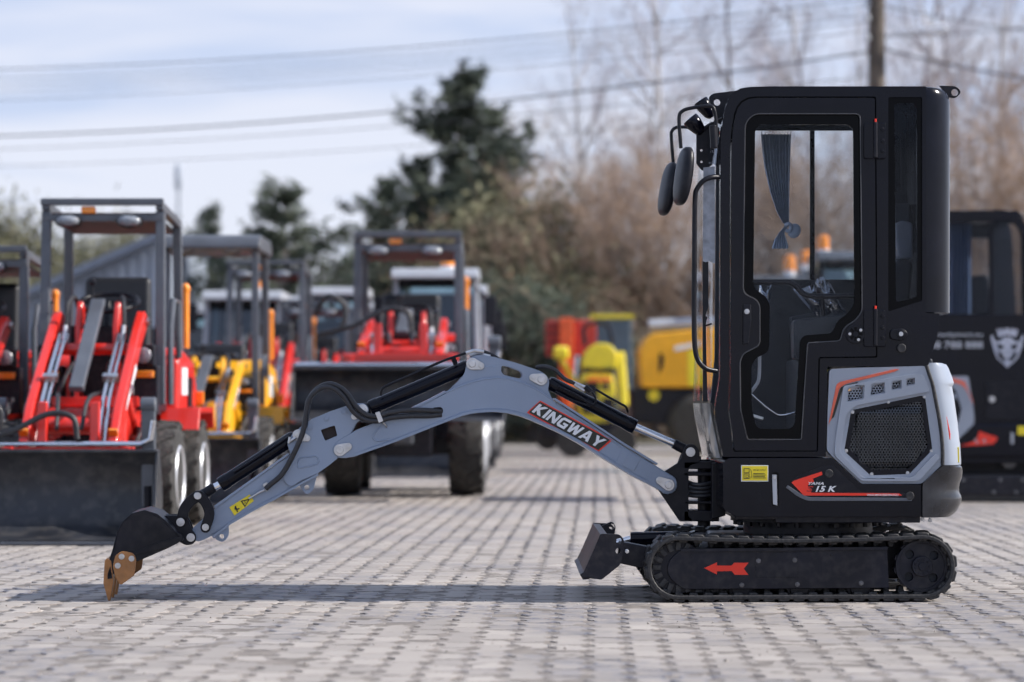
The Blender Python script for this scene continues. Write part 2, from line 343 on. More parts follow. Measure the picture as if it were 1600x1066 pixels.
# ------------------------------------------------------------------ ground: concrete block paving
PA, PB, PROT = 0.1385, 0.2, math.atan(-133 / FPX)      # block width, block length, turn of the laying pattern
def paving_material(name, pieces):
    m = bpy.data.materials.new(name); m.use_nodes = True
    n, l = m.node_tree.nodes, m.node_tree.links; b = n['Principled BSDF']
    geo = n.new('ShaderNodeNewGeometry')
    def noise(sc, det=6, rough=0.6, vec=None):
        t = n.new('ShaderNodeTexNoise'); t.inputs['Scale'].default_value = sc; t.inputs['Detail'].default_value = det; t.inputs['Roughness'].default_value = rough
        l.new(vec or geo.outputs['Position'], t.inputs['Vector']); return t.outputs['Fac']
    def rng_(src, a, c, d=0.0, e=1.0):
        t = n.new('ShaderNodeMapRange'); t.inputs['From Min'].default_value = a; t.inputs['From Max'].default_value = c; t.inputs['To Min'].default_value = d; t.inputs['To Max'].default_value = e
        l.new(src, t.inputs['Value']); return t.outputs['Result']
    def mix(f, c1, c2, mode='MIX'):
        t = n.new('ShaderNodeMixRGB'); t.blend_type = mode
        for s_, v_ in (('Fac', f), ('Color1', c1), ('Color2', c2)):
            if isinstance(v_, (tuple, float)): t.inputs[s_].default_value = v_
            else: l.new(v_, t.inputs[s_])
        return t.outputs['Color']
    def mul(a, c):
        t = n.new('ShaderNodeMath'); t.operation = 'MULTIPLY'; l.new(a, t.inputs[0])
        if isinstance(c, float): t.inputs[1].default_value = c
        else: l.new(c, t.inputs[1])
        return t.outputs['Value']
    base = mix(rng_(noise(2.2), 0.3, 0.7), (0.325, 0.296, 0.270, 1), (0.400, 0.366, 0.336, 1))
    if pieces:
        at = n.new('ShaderNodeAttribute'); at.attribute_name = 'tone'; at.attribute_type = 'GEOMETRY'
        base = mix(0.9, base, mix(at.outputs['Fac'], (0.80, 0.795, 0.80, 1), (1.10, 1.09, 1.08, 1)), 'MULTIPLY')
    base = mix(rng_(noise(90, 3), 0.35, 0.75, 0.0, 0.35), base, (0.26, 0.235, 0.215, 1))          # sandy grain
    base = mix(rng_(noise(0.7, 5), 0.50, 0.68, 0.0, 0.45), base, (0.235, 0.215, 0.205, 1))        # broad grime
    oil = rng_(noise(2.6, 3, 0.5), 0.66, 0.72, 0.0, 0.6)
    base = mix(oil, base, (0.10, 0.092, 0.09, 1))                                                   # old oil drips
    if pieces:
        tc = n.new('ShaderNodeAttribute'); tc.attribute_name = 'edge'; tc.attribute_type = 'GEOMETRY'   # 1 beside the toothed joints
        damp = mul(rng_(noise(0.75, 4), 0.47, 0.57), rng_(noise(9, 6, 0.7), 0.44, 0.54))
        dampe = mul(damp, rng_(tc.outputs['Fac'], 0.10, 0.60, 0.42, 1.0))
        base = mix(mul(dampe, 0.9), base, (0.120, 0.130, 0.172, 1))                                  # crumbled, damp patches along the joints
        wear = mul(rng_(noise(22, 6), 0.42, 0.54), rng_(tc.outputs['Fac'], 0.35, 0.9))
        base = mix(mul(wear, 0.72), base, (0.15, 0.128, 0.115, 1))                                   # dirt on worn toothed edges
        sx = n.new('ShaderNodeSeparateXYZ'); l.new(geo.outputs['Position'], sx.inputs['Vector'])
        low = rng_(sx.outputs['Z'], -0.0055, -0.0012, 0.8, 0.0)
        base = mix(low, base, (0.14, 0.122, 0.11, 1))                                               # soil in the joints
    else:
        br = n.new('ShaderNodeTexBrick'); br.offset = 0.5
        mp = n.new('ShaderNodeMapping'); mp.inputs['Rotation'].default_value = (0, 0, R(90) - PROT)
        l.new(geo.outputs['Position'], mp.inputs['Vector']); l.new(mp.outputs['Vector'], br.inputs['Vector'])
        br.inputs['Scale'].default_value = 1.0; br.inputs['Brick Width'].default_value = PB; br.inputs['Row Height'].default_value = PA
        br.inputs['Mortar Size'].default_value = 0.006; br.inputs['Color1'].default_value = (1, 1, 1, 1); br.inputs['Color2'].default_value = (0.86, 0.86, 0.86, 1); br.inputs['Mortar'].default_value = (0.35, 0.33, 0.3, 1)
        base = mix(1.0, base, br.outputs['Color'], 'MULTIPLY')
    l.new(base, b.inputs['Base Color']); b.inputs['Roughness'].default_value = 0.85; b.inputs['Specular IOR Level'].default_value = 0.3
    bp = n.new('ShaderNodeBump'); bp.inputs['Strength'].default_value = 0.5; bp.inputs['Distance'].default_value = 0.003
    l.new(noise(140, 4), bp.inputs['Height']); l.new(bp.outputs['Normal'], b.inputs['Normal'])
    return m
PAVE = paving_material('concrete_paving', True)
PFAR = paving_material('concrete_paving_far', False)
SAND = pm('joint_sand', (0.18, 0.158, 0.14), 0.95, var=0.4, scale=9, bump=0.5, bscale=150)

gp = MB().add([(-900, -14, -0.04), (900, -14, -0.04), (900, 1500, -0.04), (-900, 1500, -0.04)], [(0, 1, 2, 3)]).build('ground', SAND, kind='structure')
YEND = 27.0
pvf = MB().add([(-90, YEND - 0.02, -0.002), (90, YEND - 0.02, -0.002), (90, 80, -0.002), (-90, 80, -0.002)], [(0, 1, 2, 3)]).build('paving', PFAR, kind='structure')
joint = MB().add([(-90, -14, -0.0030), (90, -14, -0.0030), (90, YEND, -0.0030), (-90, YEND, -0.0030)], [(0, 1, 2, 3)]).build('pavement', SAND, kind='structure')

# uneven sand in the joints: here nearly flush, there washed out
gx = np.linspace(-2.7, 2.7, 190); gy = np.linspace(7.2, 14.6, 260) - D0
nz = rng.normal(0, 1, (len(gy), len(gx)))
for _ in range(2): nz = (nz + np.roll(nz, 1, 0) + np.roll(nz, -1, 0) + np.roll(nz, 1, 1) + np.roll(nz, -1, 1)) / 5
nz = nz / nz.std(); gz = np.clip(-0.0019 + 0.0011 * nz, -0.0050, -0.0003)
VV = np.stack(np.broadcast_arrays(gx[None] * (1 + 0.0 * gy[:, None]), gy[:, None] + 0 * gx[None], gz), -1).reshape(-1, 3); nx_ = len(gx)
II = np.arange((len(gy) - 1) * nx_).reshape(-1, nx_)[:, :-1].ravel(); FF = np.stack([II, II + 1, II + nx_ + 1, II + nx_], 1)
js = bpy.data.meshes.new('joint_sand'); js.from_pydata(VV.tolist(), [], FF.tolist()); js.materials.append(SAND)
jso = bpy.data.objects.new('joint_sand', js); COL.objects.link(jso); jso.parent = joint; jso['kind'] = 'stuff'
def block_shape():
    """outline of a double-T block (counter-clockwise) with top inset: rows of (x, y, z, edge)"""
    zig = [(0.0, -0.015), (0.15, -0.017), (0.24, 0.015), (0.64, 0.017), (0.74, -0.015), (1.0, -0.015)]
    a, b = PA / 2 - 0.0050, PB / 2 - 0.0030
    right = [(a + e, -b + t * 2 * b) for t, e in zig]; left = [(-a + e, -b + t * 2 * b) for t, e in reversed(zig)]
    return right + left
OUT = block_shape(); NP = len(OUT)
def block_mesh(tone, chip):
    """top face, chamfer, side wall; returns verts, faces, per-vertex edge weight"""
    v, e = [], []
    for x, y in OUT: v.append((x * (1 - 0.045 * chip), y * (1 - 0.022 * chip), 0.0))
    for x, y in OUT: v.append((x, y, -0.0040))
    for x, y in OUT: v.append((x, y, -0.0075))
    # inner ring keeps the dirt weight close to the toothed edges
    inn = [(x * 0.60, y * 0.97, 0.0) for x, y in OUT]
    v += inn
    e = [1.0] * (3 * NP) + [0.0] * NP
    f = []
    for i in range(NP):
        j = (i + 1) % NP
        f += [(3 * NP + i, i, j, 3 * NP + j)[::-1][::-1], (i, NP + i, NP + j, j), (NP + i, 2 * NP + i, 2 * NP + j, NP + j)]
    f.append(tuple(3 * NP + i for i in range(NP)))
    return np.array(v), f, e
def set_attr(me, name, vals):
    at = me.attributes.new(name, 'FLOAT', 'POINT'); at.data.foreach_set('value', np.asarray(vals, dtype=np.float32))
cR, sR = math.cos(PROT), math.sin(PROT)
cells = []
for i in range(-130, 110):
    for j in range(-60, int(YEND / PB) + 8):
        u, w = i * PA, j * PB + (PB / 2 if i % 2 else 0)
        x, y = u * cR - w * sR, u * sR + w * cR
        d = y + D0
        if d < 7.0 or y > YEND + 0.08: continue
        px = 800 + x / d * FPX
        if not (-130 < px < 1730): continue
        cells.append((d, x, y, 0 <= px <= 1600 and HY + HC / d * FPX < 1066))
cells.sort()
near = [c for c in cells if c[3]][:300]; ids = set(id(c) for c in near); rest = [c for c in cells if id(c) not in ids]
variants = []
for k in range(14):
    v, f, e = block_mesh(0, rng.uniform(0.8, 1.4))
    v = v + np.column_stack([rng.normal(0, 0.0006, len(v)), rng.normal(0, 0.0006, len(v)), np.zeros(len(v))])
    me = bpy.data.meshes.new('paver'); me.from_pydata(v.tolist(), [], f); set_attr(me, 'tone', [rng.uniform(0, 1)] * len(v)); set_attr(me, 'edge', e); me.materials.append(PAVE)
    variants.append(me)
for d, x, y, _ in near:
    o = bpy.data.objects.new('paver', variants[rng.integers(14)]); COL.objects.link(o)
    o.location = (x, y, rng.normal(0, 0.0010)); o.rotation_euler = (rng.normal(0, 0.005), rng.normal(0, 0.006), PROT + rng.normal(0, 0.004)); o.parent = joint
v0, f0, e0 = block_mesh(0, 1.0); nv = len(v0); N = len(rest)
xy = np.array([(c[1], c[2]) for c in rest])
th = PROT + rng.normal(0, 0.004, N); V = np.repeat(v0[None], N, 0)
X = V[:, :, 0] * np.cos(th)[:, None] - V[:, :, 1] * np.sin(th)[:, None]; Y = V[:, :, 0] * np.sin(th)[:, None] + V[:, :, 1] * np.cos(th)[:, None]
Z = V[:, :, 2] + rng.normal(0, 0.0010, N)[:, None] + V[:, :, 0] * rng.normal(0, 0.006, N)[:, None] + V[:, :, 1] * rng.normal(0, 0.005, N)[:, None]
V = np.stack([X + xy[:, :1], Y + xy[:, 1:], Z], -1).reshape(-1, 3)
me = bpy.data.meshes.new('paver_field')
lens = np.array([len(q) for q in f0]); flat0 = np.concatenate([np.array(q) for q in f0])
loops = (flat0[None] + (np.arange(N) * nv)[:, None]).ravel(); tot = np.tile(lens, N); start = np.concatenate([[0], np.cumsum(tot)[:-1]])
me.vertices.add(len(V)); me.vertices.foreach_set('co', V.ravel().astype(np.float32))
me.loops.add(len(loops)); me.loops.foreach_set('vertex_index', loops.astype(np.int32))
me.polygons.add(len(tot)); me.polygons.foreach_set('loop_start', start.astype(np.int32)); me.polygons.foreach_set('loop_total', tot.astype(np.int32))
me.update(calc_edges=True); me.validate()
set_attr(me, 'tone', np.repeat(rng.uniform(0, 1, N), nv)); set_attr(me, 'edge', np.tile(e0, N)); me.materials.append(PAVE)
pf = bpy.data.objects.new('paver_field', me); COL.objects.link(pf); pf.parent = joint; pf['kind'] = 'stuff'
# grit and crumbs lying on the paving
m = MB()
for k in range(420):
    d = rng.uniform(7.6, 17); x = rng.uniform(-0.23, 0.23) * d; s = abs(rng.normal(0.0022, 0.0014)) + 0.0012
    m.ball((x, d - D0, s * 0.5), (s * 2, s * 2.4, s * 1.6), 5, 3, (rng.uniform(0, 3), 0, rng.uniform(0, 3)))
g = m.build('grit', pm('grit_stone', (0.33, 0.30, 0.27), 0.9, var=0.5, scale=40), smooth=0, kind='stuff'); tag(g, 'scattered grit and small crumbs on the block paving', 'grit')
# ------------------------------------------------------------------ the mini excavator
exc = thing('mini_excavator', 'grey and black mini excavator with closed cab, boom stretched out to the left', 'mini excavator', (1.3, 0.5, 0), )

# --- undercarriage: two rubber tracks
def belt_path(n_arc=18, r=50.0, grow=0.0):
    """closed loop of (px, py) round idler and sprocket, clockwise from the idler's bottom"""
    cl, cr, rr = (1061, 888), (1443, 886), r + grow; p = []
    for i in range(n_arc + 1):
        a = math.pi / 2 + math.pi * i / n_arc; p.append((cl[0] + rr * math.cos(a), cl[1] + rr * math.sin(a)))
    for i in range(1, 12): t = i / 12; p.append((cl[0] + (cr[0] - cl[0]) * t, cl[1] - rr + (cr[1] - cl[1]) * t + 5.0 * math.sin(math.pi * t)))
    for i in range(n_arc + 1):
        a = -math.pi / 2 + math.pi * i / n_arc; p.append((cr[0] + rr * math.cos(a), cr[1] + rr * math.sin(a)))
    for i in range(1, 12): t = i / 12; p.append((cr[0] + (cl[0] - cr[0]) * t, cr[1] + rr + (cl[1] - cr[1]) * t))
    return p
class TrackFrame(BodyFrame):
    """side view measured at the near face, shifted sideways for the far track"""
    def __init__(s, off): s.off = off
    def to2d(s, p, v): k = D0 / FPX; return ((p[0] - 800) * k, HC - (p[1] - HY) * k)
    def to3d(s, u, w, v): return Vector((u, v + s.off, w))
    def scale(s, v): return D0 / FPX
for off in (0.0, 0.76):
    TF = TrackFrame(off)
    side = 'near' if off == 0 else 'far'
    outer, inner = belt_path(grow=0), belt_path(grow=-7)
    vv = []
    for lp in (outer, inner):
        for v in (0.0, 0.23): vv += [TF.P(p[0], p[1], v) for p in lp]
    n = len(outer); ff = []
    for i in range(n):
        j = (i + 1) % n; a, b, c, d = 0, n, 2 * n, 3 * n
        ff += [(a + i, a + j, b + j, b + i), (c + i, d + i, d + j, c + j), (a + i, c + i, c + j, a + j), (b + i, b + j, d + j, d + i)]
    track = finish('track', vv, ff, RUB, exc, 0.006, 2, 40, label='black rubber track belt, ' + side + ' side')
    # tread lugs along the belt, raked left and right in turn
    cum = [0.0]
    for i in range(n): cum.append(cum[-1] + math.dist(outer[i], outer[(i + 1) % n]))
    nl = 46; lug = None
    for k in range(nl):
        s_ = cum[-1] * k / nl; i = max(q for q in range(n) if cum[q] <= s_); t = (s_ - cum[i]) / (cum[i + 1] - cum[i])
        a, b = outer[i], outer[(i + 1) % n]; c = (a[0] + (b[0] - a[0]) * t, a[1] + (b[1] - a[1]) * t)
        tg = Vector((b[0] - a[0], 0, -(b[1] - a[1]))).normalized(); nr = Vector((tg.z, 0, -tg.x))
        cen = TF.P(c[0], c[1], 0.115)
        if nr.dot(cen - TF.P(1252, 887, 0.115)) < 0: nr = -nr
        if lug is None:
            m = MB()
            m.prism([(-0.031, -0.006), (0.029, -0.006), (0.021, 0.0095), (-0.023, 0.0095)], -0.112, -0.006, (0, 2)).prism([(-0.006, -0.006), (0.054, -0.006), (0.046, 0.0095), (0.002, 0.0095)], 0.006, 0.112, (0, 2))
            
            m.prism([(-0.018, -0.03), (0.018, -0.03), (0.022, -0.012), (-0.022, -0.012)], -0.095, -0.06, (0, 2))       # inner drive shoulder
            m.prism([(-0.010, -0.052), (0.010, -0.052), (0.018, -0.012), (-0.018, -0.012)], -0.03, 0.03, (0, 2))
            lug = m.build('tread_lug', RUB, track, 0.003, 1)
            o = lug
        else:
            o = bpy.data.objects.new('tread_lug', lug.data); COL.objects.link(o); o.parent = track; o.matrix_parent_inverse = WM[track.name].inverted()
            b_ = o.modifiers.new('edge', 'BEVEL'); b_.width = 0.003; b_.segments = 1
        y_ = nr.cross(tg)
        o.matrix_world = Matrix(((tg.x, y_.x, nr.x, cen.x), (tg.y, y_.y, nr.y, cen.y), (tg.z, y_.z, nr.z, cen.z), (0, 0, 0, 1)))
    # track frame, idler, sprocket, rollers
    fr_ = plate('track_frame', TF, [(1064, 860, 4), (1388, 857, 3), (1391, 920, 3), (1068, 922, 8), (1044, 902, 14), (1044, 878, 18)], 0.028, 0.20, CHAS, exc, bevel=0.004)
    plate('top_lip', TF, [(1064, 858), (1388, 855), (1388, 860), (1064, 863)], 0.018, 0.06, CHAS, fr_, bevel=0.001)
    idl = disc('idler_wheel', TF, (1061, 888), 41, 0.05, 0.18, CHAS, exc, 32)
    for k in range(16):
        a = 2 * math.pi * k / 16; c = (1061 + 33 * math.cos(a), 888 + 33 * math.sin(a))
        plate('idler_lug', TF, [(c[0] + x * math.cos(a) - y * math.sin(a), c[1] + x * math.sin(a) + y * math.cos(a)) for x, y in ((-6, -4), (8, -4), (8, 4), (-6, 4))], 0.035, 0.06, RUB, idl, bevel=0.002)
    if off == 0:
        spr = plate('drive_sprocket', TF, [(1443 + (43.5 if k % 4 < 2 else 38) * math.cos(2 * math.pi * (k + 0.3 * (k % 2)) / 52), 886 + (43.5 if k % 4 < 2 else 38) * math.sin(2 * math.pi * (k + 0.3 * (k % 2)) / 52)) for k in range(52)], 0.055, 0.09, CHAS, exc,
                    holes=[circ(1443 + 26 * math.cos(q), 886 + 26 * math.sin(q), 7.2, 14) for q in (R(-135), R(-40), R(45), R(140))], bevel=0.002)
        plate('sprocket_rim', TF, circ(1443, 886, 41.0, 40), 0.045, 0.060, CHAS, spr, holes=[circ(1443, 886, 36.0, 40)], bevel=0.002)
        disc('sprocket_hub', TF, (1443, 886), 16, 0.03, 0.058, CHAS, spr, 24, 0.004)
        disc('hub_cap', TF, (1443, 886), 7, 0.022, 0.031, CHAS, spr, 6, 0.002)
        for k in range(9):
            a = 2 * math.pi * k / 9; bolt(TF, (1443 + 11.5 * math.cos(a), 886 + 11.5 * math.sin(a)), 0.03, 2.0, spr, 'hub_bolt', CHAS, 0.006)
        disc('motor_drum', TF, (1443, 886), 33, 0.085, 0.22, INTER, spr, 28)
        for c in ((1160, 915), (1247, 914), (1347, 912), (1186, 877), (1243, 876)): bolt(TF, c, 0.028, 3.8, fr_, mat=DZINC, h=0.010)
        for px_ in (1080, 1205, 1300): bolt(TF, (px_, 868), 0.028, 1.6, fr_, mat=CHAS, h=0.006)
        plate('cover_plate', TF, [(1182, 865), (1247, 864), (1247, 903), (1182, 903)], 0.0255, 0.03, CHAS, fr_, r=3, bevel=0.001)
        plate('direction_arrow', TF, [(1101, 888.5), (1121, 879.5), (1121, 884.5), (1144, 884.5), (1148, 880), (1170.5, 880), (1163, 889.5), (1170.5, 899), (1149, 899), (1144, 893), (1121, 893.5), (1121, 898.5)], 0.0265, 0.0285, REDD, fr_, bevel=0, label='red arrow pointing forwards')
    for px_ in (1160, 1252, 1347):
        r_ = disc('track_roller', TF, (px_, 922), 15, 0.06, 0.17, CHAS, exc, 24, 0.004); disc('roller_flange', TF, (px_, 922), 19, 0.075, 0.09, CHAS, r_, 24, 0.002)
    disc('carrier_roller', TF, (1255, 851), 8, 0.07, 0.16, CHAS, exc, 16, 0.003)
# centre frame and slew ring
plate('centre_frame', BF, [(1120, 838), (1400, 838), (1430, 865), (1420, 905), (1110, 905), (1090, 870)], 0.22, 0.77, CHAS, exc, bevel=0.012)
m = MB(); c = BF.P(1262, 833, 0.5)
m.cyl((c.x, 0.5, 0.285), (c.x, 0.5, 0.345), 0.30, n=40)
m.build('slew_ring', CHAS, exc, 0.004)
m = MB(); m.cyl((c.x, 0.5, 0.345), (c.x, 0.5, 0.372), 0.36, n=40)
for k in range(24): a = 2 * math.pi * k / 24; m.cyl((c.x + 0.335 * math.cos(a), 0.5 + 0.335 * math.sin(a), 0.325), (c.x + 0.335 * math.cos(a), 0.5 + 0.335 * math.sin(a), 0.35), 0.014, n=6)
m.build('slew_ring_flange', CHAS, exc, 0.002)

# --- dozer blade
c0 = BF.P(938, 836, 0.0); 
prof_f = [(938, 835), (930.5, 852), (921, 874), (909, 902)]; prof_b = [(921, 905), (933, 884), (944, 858), (950, 836)]
sec = [BF.to2d(p, 0.0) for p in prof_f + prof_b]
mb = MB(); mb.prism(sec, 0.004, 0.986, (0, 2)); blade = mb.build('dozer_blade', CHAS, exc, 0.002)
for v in (0.0, 0.976):
    TB = TrackFrame(v)
    plate('end_plate', TB, [(938, 834, 3), (969, 835, 6), (976, 845, 6), (970, 882, 6), (940, 906, 3), (908, 902, 2), (921, 874), (931, 852)], -0.004, 0.012, CHAS, blade, holes=[rnd([(963, 841), (971, 841), (971, 849), (963, 849)], 3), circ(966, 861, 4.5, 12)], bevel=0.001)
    disc('grease_pin', TB, (980, 862), 3, -0.0, 0.05, ZINC, blade, 10)
plate('towing_lug', BF, [(940, 822), (957, 814, 8), (963, 824, 8), (956, 842), (938, 846)], 0.72, 0.74, CHAS, blade, holes=[circ(956, 823, 4.5, 12)], bevel=0.002)
plate('cutting_edge', TrackFrame(0), [(906, 898), (914, 893), (921, 905), (911, 906)], 0.0, 0.99, CHAS, blade, bevel=0.002)
for y_ in (0.18, 0.70):
    plate('blade_arm', BF, [(968, 846, 3), (1020, 856, 3), (1095, 862), (1095, 885), (1012, 890, 3), (966, 880, 3)], y_, y_ + 0.10, CHAS, exc, bevel=0.005)
m = MB(); m.cyl(BF.P(985, 842, 0.5), BF.P(1090, 840, 0.5), 0.032, n=20); m.build('blade_cylinder', BLK, exc)
m = MB(); m.cyl(BF.P(950, 852, 0.5), BF.P(985, 842, 0.5), 0.016, n=14); m.build('blade_cylinder_rod', SILV, exc)
ftube('blade_hose', BF, [(1010, 862, 0.30), (1030, 846, 0.33), (1060, 838, 0.36), (1090, 838, 0.4), (1120, 842, 0.42)], 0.009, HOSE, exc)
ftube('steel_pipe', BF, [(1006, 862, 0.25), (1030, 852, 0.27), (1062, 838, 0.30), (1085, 830, 0.32)], 0.006, ZINC, exc)

# --- house: black skirt, grey engine cover, counterweight
skirt = plate('side_skirt', BF, [(1130, 722, 4), (1139, 716, 3), (1301, 716, 3), (1344, 756, 3), (1440, 757, 1), (1440, 808, 2), (1150, 808, 8), (1130, 796, 6)], 0.018, 0.965, SKIRT, exc, bevel=0.030, seg=6)
plate('belly_plate', BF, [(1148, 806), (1438, 806), (1438, 817), (1212, 817), (1212, 812), (1150, 812)], 0.06, 0.92, CHAS, exc, bevel=0.004)
plate('skirt_groove', BF, [(1228, 762), (1246, 776, 6), (1262, 783, 6), (1425, 783), (1425, 778), (1264, 777, 6), (1248, 770, 6), (1231, 758)], 0.013, 0.02, STEEL, skirt, bevel=0.002)
plate('decal_panel', BF, [(1236, 752, 2), (1246, 744), (1288, 727), (1302, 727), (1345, 768), (1420, 771), (1414, 776), (1258, 776, 2)], 0.0150, 0.0172, BLKM, skirt, bevel=0)
plate('decal_flash', BF, [(1236.5, 754), (1241, 751), (1284, 737), (1285, 742), (1270, 748), (1272, 753), (1262, 758), (1268, 770), (1405, 771), (1410, 774.5), (1256, 774.5)], 0.0132, 0.0148, REDD, skirt, bevel=0)
text('lettering', 'YAMA', BF, 1261.5, 757.6, 4.2, 0.012, WHITE, skirt, shear=0.3, width=24, bold=0.02)
text('lettering', 'S', BF, 1259.5, 768.3, 8.6, 0.012, pm('decal_dark_red', (0.42, 0.018, 0.014), 0.4), skirt, shear=0.3, width=11, bold=0.03)
text('lettering', '15 K', BF, 1271.5, 768.3, 8.6, 0.012, WHITE, skirt, shear=0.3, width=33, bold=0.03)
text('lettering', 'WWW.IMPORTERBYMACK.EU', BF, 1354.5, 775.2, 3.3, 0.012, WHITE, skirt, width=49, bold=0.012)
lab = plate('fuel_label', BF, [(1158, 727), (1200.5, 727), (1200.5, 752.5), (1158, 752.5)], 0.0150, 0.0175, WHITE, skirt, bevel=0, label='yellow diesel fuel label')
plate('label_field', BF, [(1159.3, 728.3), (1199.3, 728.3), (1199.3, 751.2), (1159.3, 751.2)], 0.0138, 0.0149, YEL, lab, bevel=0)
for a, b in (((1162, 732), (1171, 739)), ((1162, 740), (1171, 748.5))):
    plate('pump_mark', BF, [a, (b[0], a[1]), b, (a[0], b[1])], 0.0129, 0.0137, INK, lab, holes=[[(a[0] + 1, a[1] + 1), (b[0] - 1, a[1] + 1), (b[0] - 1, b[1] - 1), (a[0] + 1, b[1] - 1)]], bevel=0)
text('lettering', 'D', BF, 1164.6, 747, 5, 0.0125, INK, lab, bold=0.0)
ftube('pump_hose_mark', BF, [(1172, 733, 0.0136), (1174, 737, 0.0136), (1174.5, 745, 0.0136), (1172.5, 746, 0.0136)], 0.0012, INK, lab, 4)
text('lettering', 'DIESEL ONLY', BF, 1177, 736, 2.8, 0.0125, INK, lab, width=20, bold=0.0)
for k in range(4): plate('print_line', BF, [(1177, 739.5 + k * 2.3), (1195 + (k % 2) * 2, 739.5 + k * 2.3), (1195 + (k % 2) * 2, 740.5 + k * 2.3), (1177, 740.5 + k * 2.3)], 0.0129, 0.0137, INK, lab, bevel=0)
slot = plate('sight_slot', BF, [(1206, 738, 5), (1217, 738, 5), (1217, 791, 5), (1206, 791, 5)], 0.0152, 0.0178, FRIT, skirt, bevel=0)
plate('sight_gauge', BF, [(1206.5, 742), (1213.5, 742), (1214.5, 790), (1208, 788)], 0.0125, 0.0150, LGREY, slot, bevel=0.0005)
bolt(BF, (1210, 746), 0.0124, 2.6, slot)
for c in ((1295.5, 740), (1422, 775)): disc('rubber_plug', BF, c, 6.6, 0.010, 0.018, RUB, skirt, 20, 0.003)

cover = plate('engine_side_cover', BF, [(1296, 577, 6), (1330, 575), (1446, 572, 4), (1456, 600, 8), (1466, 650, 8), (1472, 705, 8), (1471, 727, 5), (1440, 756, 4), (1346, 756, 4), (1303, 716, 4), (1292, 704, 4), (1293, 650)], 0.030, 0.10, GREYB, exc,
              holes=[rnd([(1330, 641), (1441, 618), (1446, 622), (1457, 703), (1421, 741), (1360, 743), (1319, 705)], 4)] +
              [rnd([(1326, 608), (1349, 603), (1348, 622), (1325, 627)], 2), rnd([(1363, 602), (1381, 599), (1381, 613), (1361, 617)], 2), rnd([(1395, 598), (1407, 595.5), (1407, 606), (1394, 608.5)], 2), rnd([(1418, 594), (1427.5, 592), (1427.5, 599.5), (1417, 601.5)], 2)], bevel=0.007, seg=3)
plate('cover_crease', BF, [(1318, 603, 4), (1360, 596), (1436, 583, 6), (1445, 590, 6), (1452, 612, 4), (1335, 634, 10), (1322, 650, 6), (1312, 706, 6), (1350, 748, 6), (1426, 746, 6), (1462, 708, 6), (1468, 716), (1436, 752, 6), (1346, 752, 6), (1304, 712, 6), (1305, 690)], 0.016, 0.032, GREYB, cover, bevel=0.008, seg=3,
      holes=[rnd([(1324, 606), (1351, 601), (1350, 624), (1323, 629)], 3), rnd([(1361, 600), (1383, 597), (1383, 615), (1359, 619)], 3), rnd([(1393, 596), (1409, 593.5), (1409, 608), (1392, 610.5)], 3), rnd([(1416, 592), (1429.5, 590), (1429.5, 601.5), (1415, 603.5)], 3)])
plate('red_stripe', BF, [(1294.5, 664), (1307, 601, 4), (1312, 597, 4), (1400, 576.5), (1405, 577.5), (1398, 581), (1362, 590), (1322, 600, 4), (1312, 606, 5), (1303, 640), (1299, 655)], 0.0255, 0.031, ORED, cover, bevel=0.001)
plate('stripe_dark_line', BF, [(1299, 655), (1303, 640), (1313, 606, 4), (1322, 601.5, 3), (1340, 597), (1340, 599), (1321, 605, 4), (1316, 610, 4), (1303, 652)], 0.0258, 0.031, INK, cover, bevel=0)  # thin dark line along the inner edge of the stripe
bez = plate('grille_bezel', BF, rnd([(1330, 641), (1441, 618), (1446, 622), (1457, 703), (1421, 741), (1360, 743), (1319, 705)], 4), 0.038, 0.05, BLK, cover, holes=[rnd([(1337, 647), (1438, 627), (1441, 631), (1450, 700), (1419, 733), (1362, 735), (1327, 702)], 3)], bevel=0.002)
def honeycomb(name, poly, v, pitch, wire, parent, bulge=None, mat=BLKM):
    """perforated sheet: one hexagonal ring per hole, clipped to the polygon"""
    from mathutils.geometry import intersect_point_tri_2d
    def inside(x, y):
        c = False; n = len(poly)
        for i in range(n):
            (x1, y1), (x2, y2) = poly[i], poly[i - 1]
            if (y1 > y) != (y2 > y) and x < (x2 - x1) * (y - y1) / (y2 - y1) + x1: c = not c
        return c
    xs, ys = [p[0] for p in poly], [p[1] for p in poly]; m = MB(); row = 0; y = min(ys)
    while y < max(ys):
        x = min(xs) + (pitch / 2 if row % 2 else 0)
        while x < max(xs):
            if inside(x, y):
                ring = []
                for rr, dv in ((pitch * 0.577, 0), (pitch * 0.577 - wire, 0), (pitch * 0.577 - wire, 0.004)):
                    for k in range(6):
                        a = R(30 + 60 * k); q = (x + rr * math.cos(a), y + rr * math.sin(a))
                        ring.append(BF.P(q[0], q[1], v + dv - (bulge(*q) if bulge else 0)))
                m.add(ring, [(k, (k + 1) % 6, 6 + (k + 1) % 6, 6 + k) for k in range(6)] + [(6 + k, 6 + (k + 1) % 6, 12 + (k + 1) % 6, 12 + k) for k in range(6)])
            x += pitch
        y += pitch * 0.866; row += 1
    return m.build(name, mat, parent, smooth=0, kind='stuff')
def dome(x, y):
    a = min(1.0, max(0.0, (x - 1336) / 9)) * min(1.0, max(0.0, (1440 - x) / 14)) * min(1.0, max(0.0, (y - 634) / 12)) * min(1.0, max(0.0, (732 - y) / 9)); return 0.016 * a
hm = honeycomb('honeycomb_grille', [(1333, 644), (1440, 623), (1444, 629), (1453, 702), (1420, 737), (1361, 739), (1323, 704)], 0.050, 4.6, 0.85, cover, dome, ZINC if False else pm('grille_metal', (0.075, 0.078, 0.085), 0.26, 0.7, var=0.25))
m = MB()
for k in range(16): x = 1334 + k * 7.2; MB().bar(BF.P(x, 640, 0.12), BF.P(x, 740, 0.12), 0.008, 0.03).build('radiator_fin', CHAS, cover)
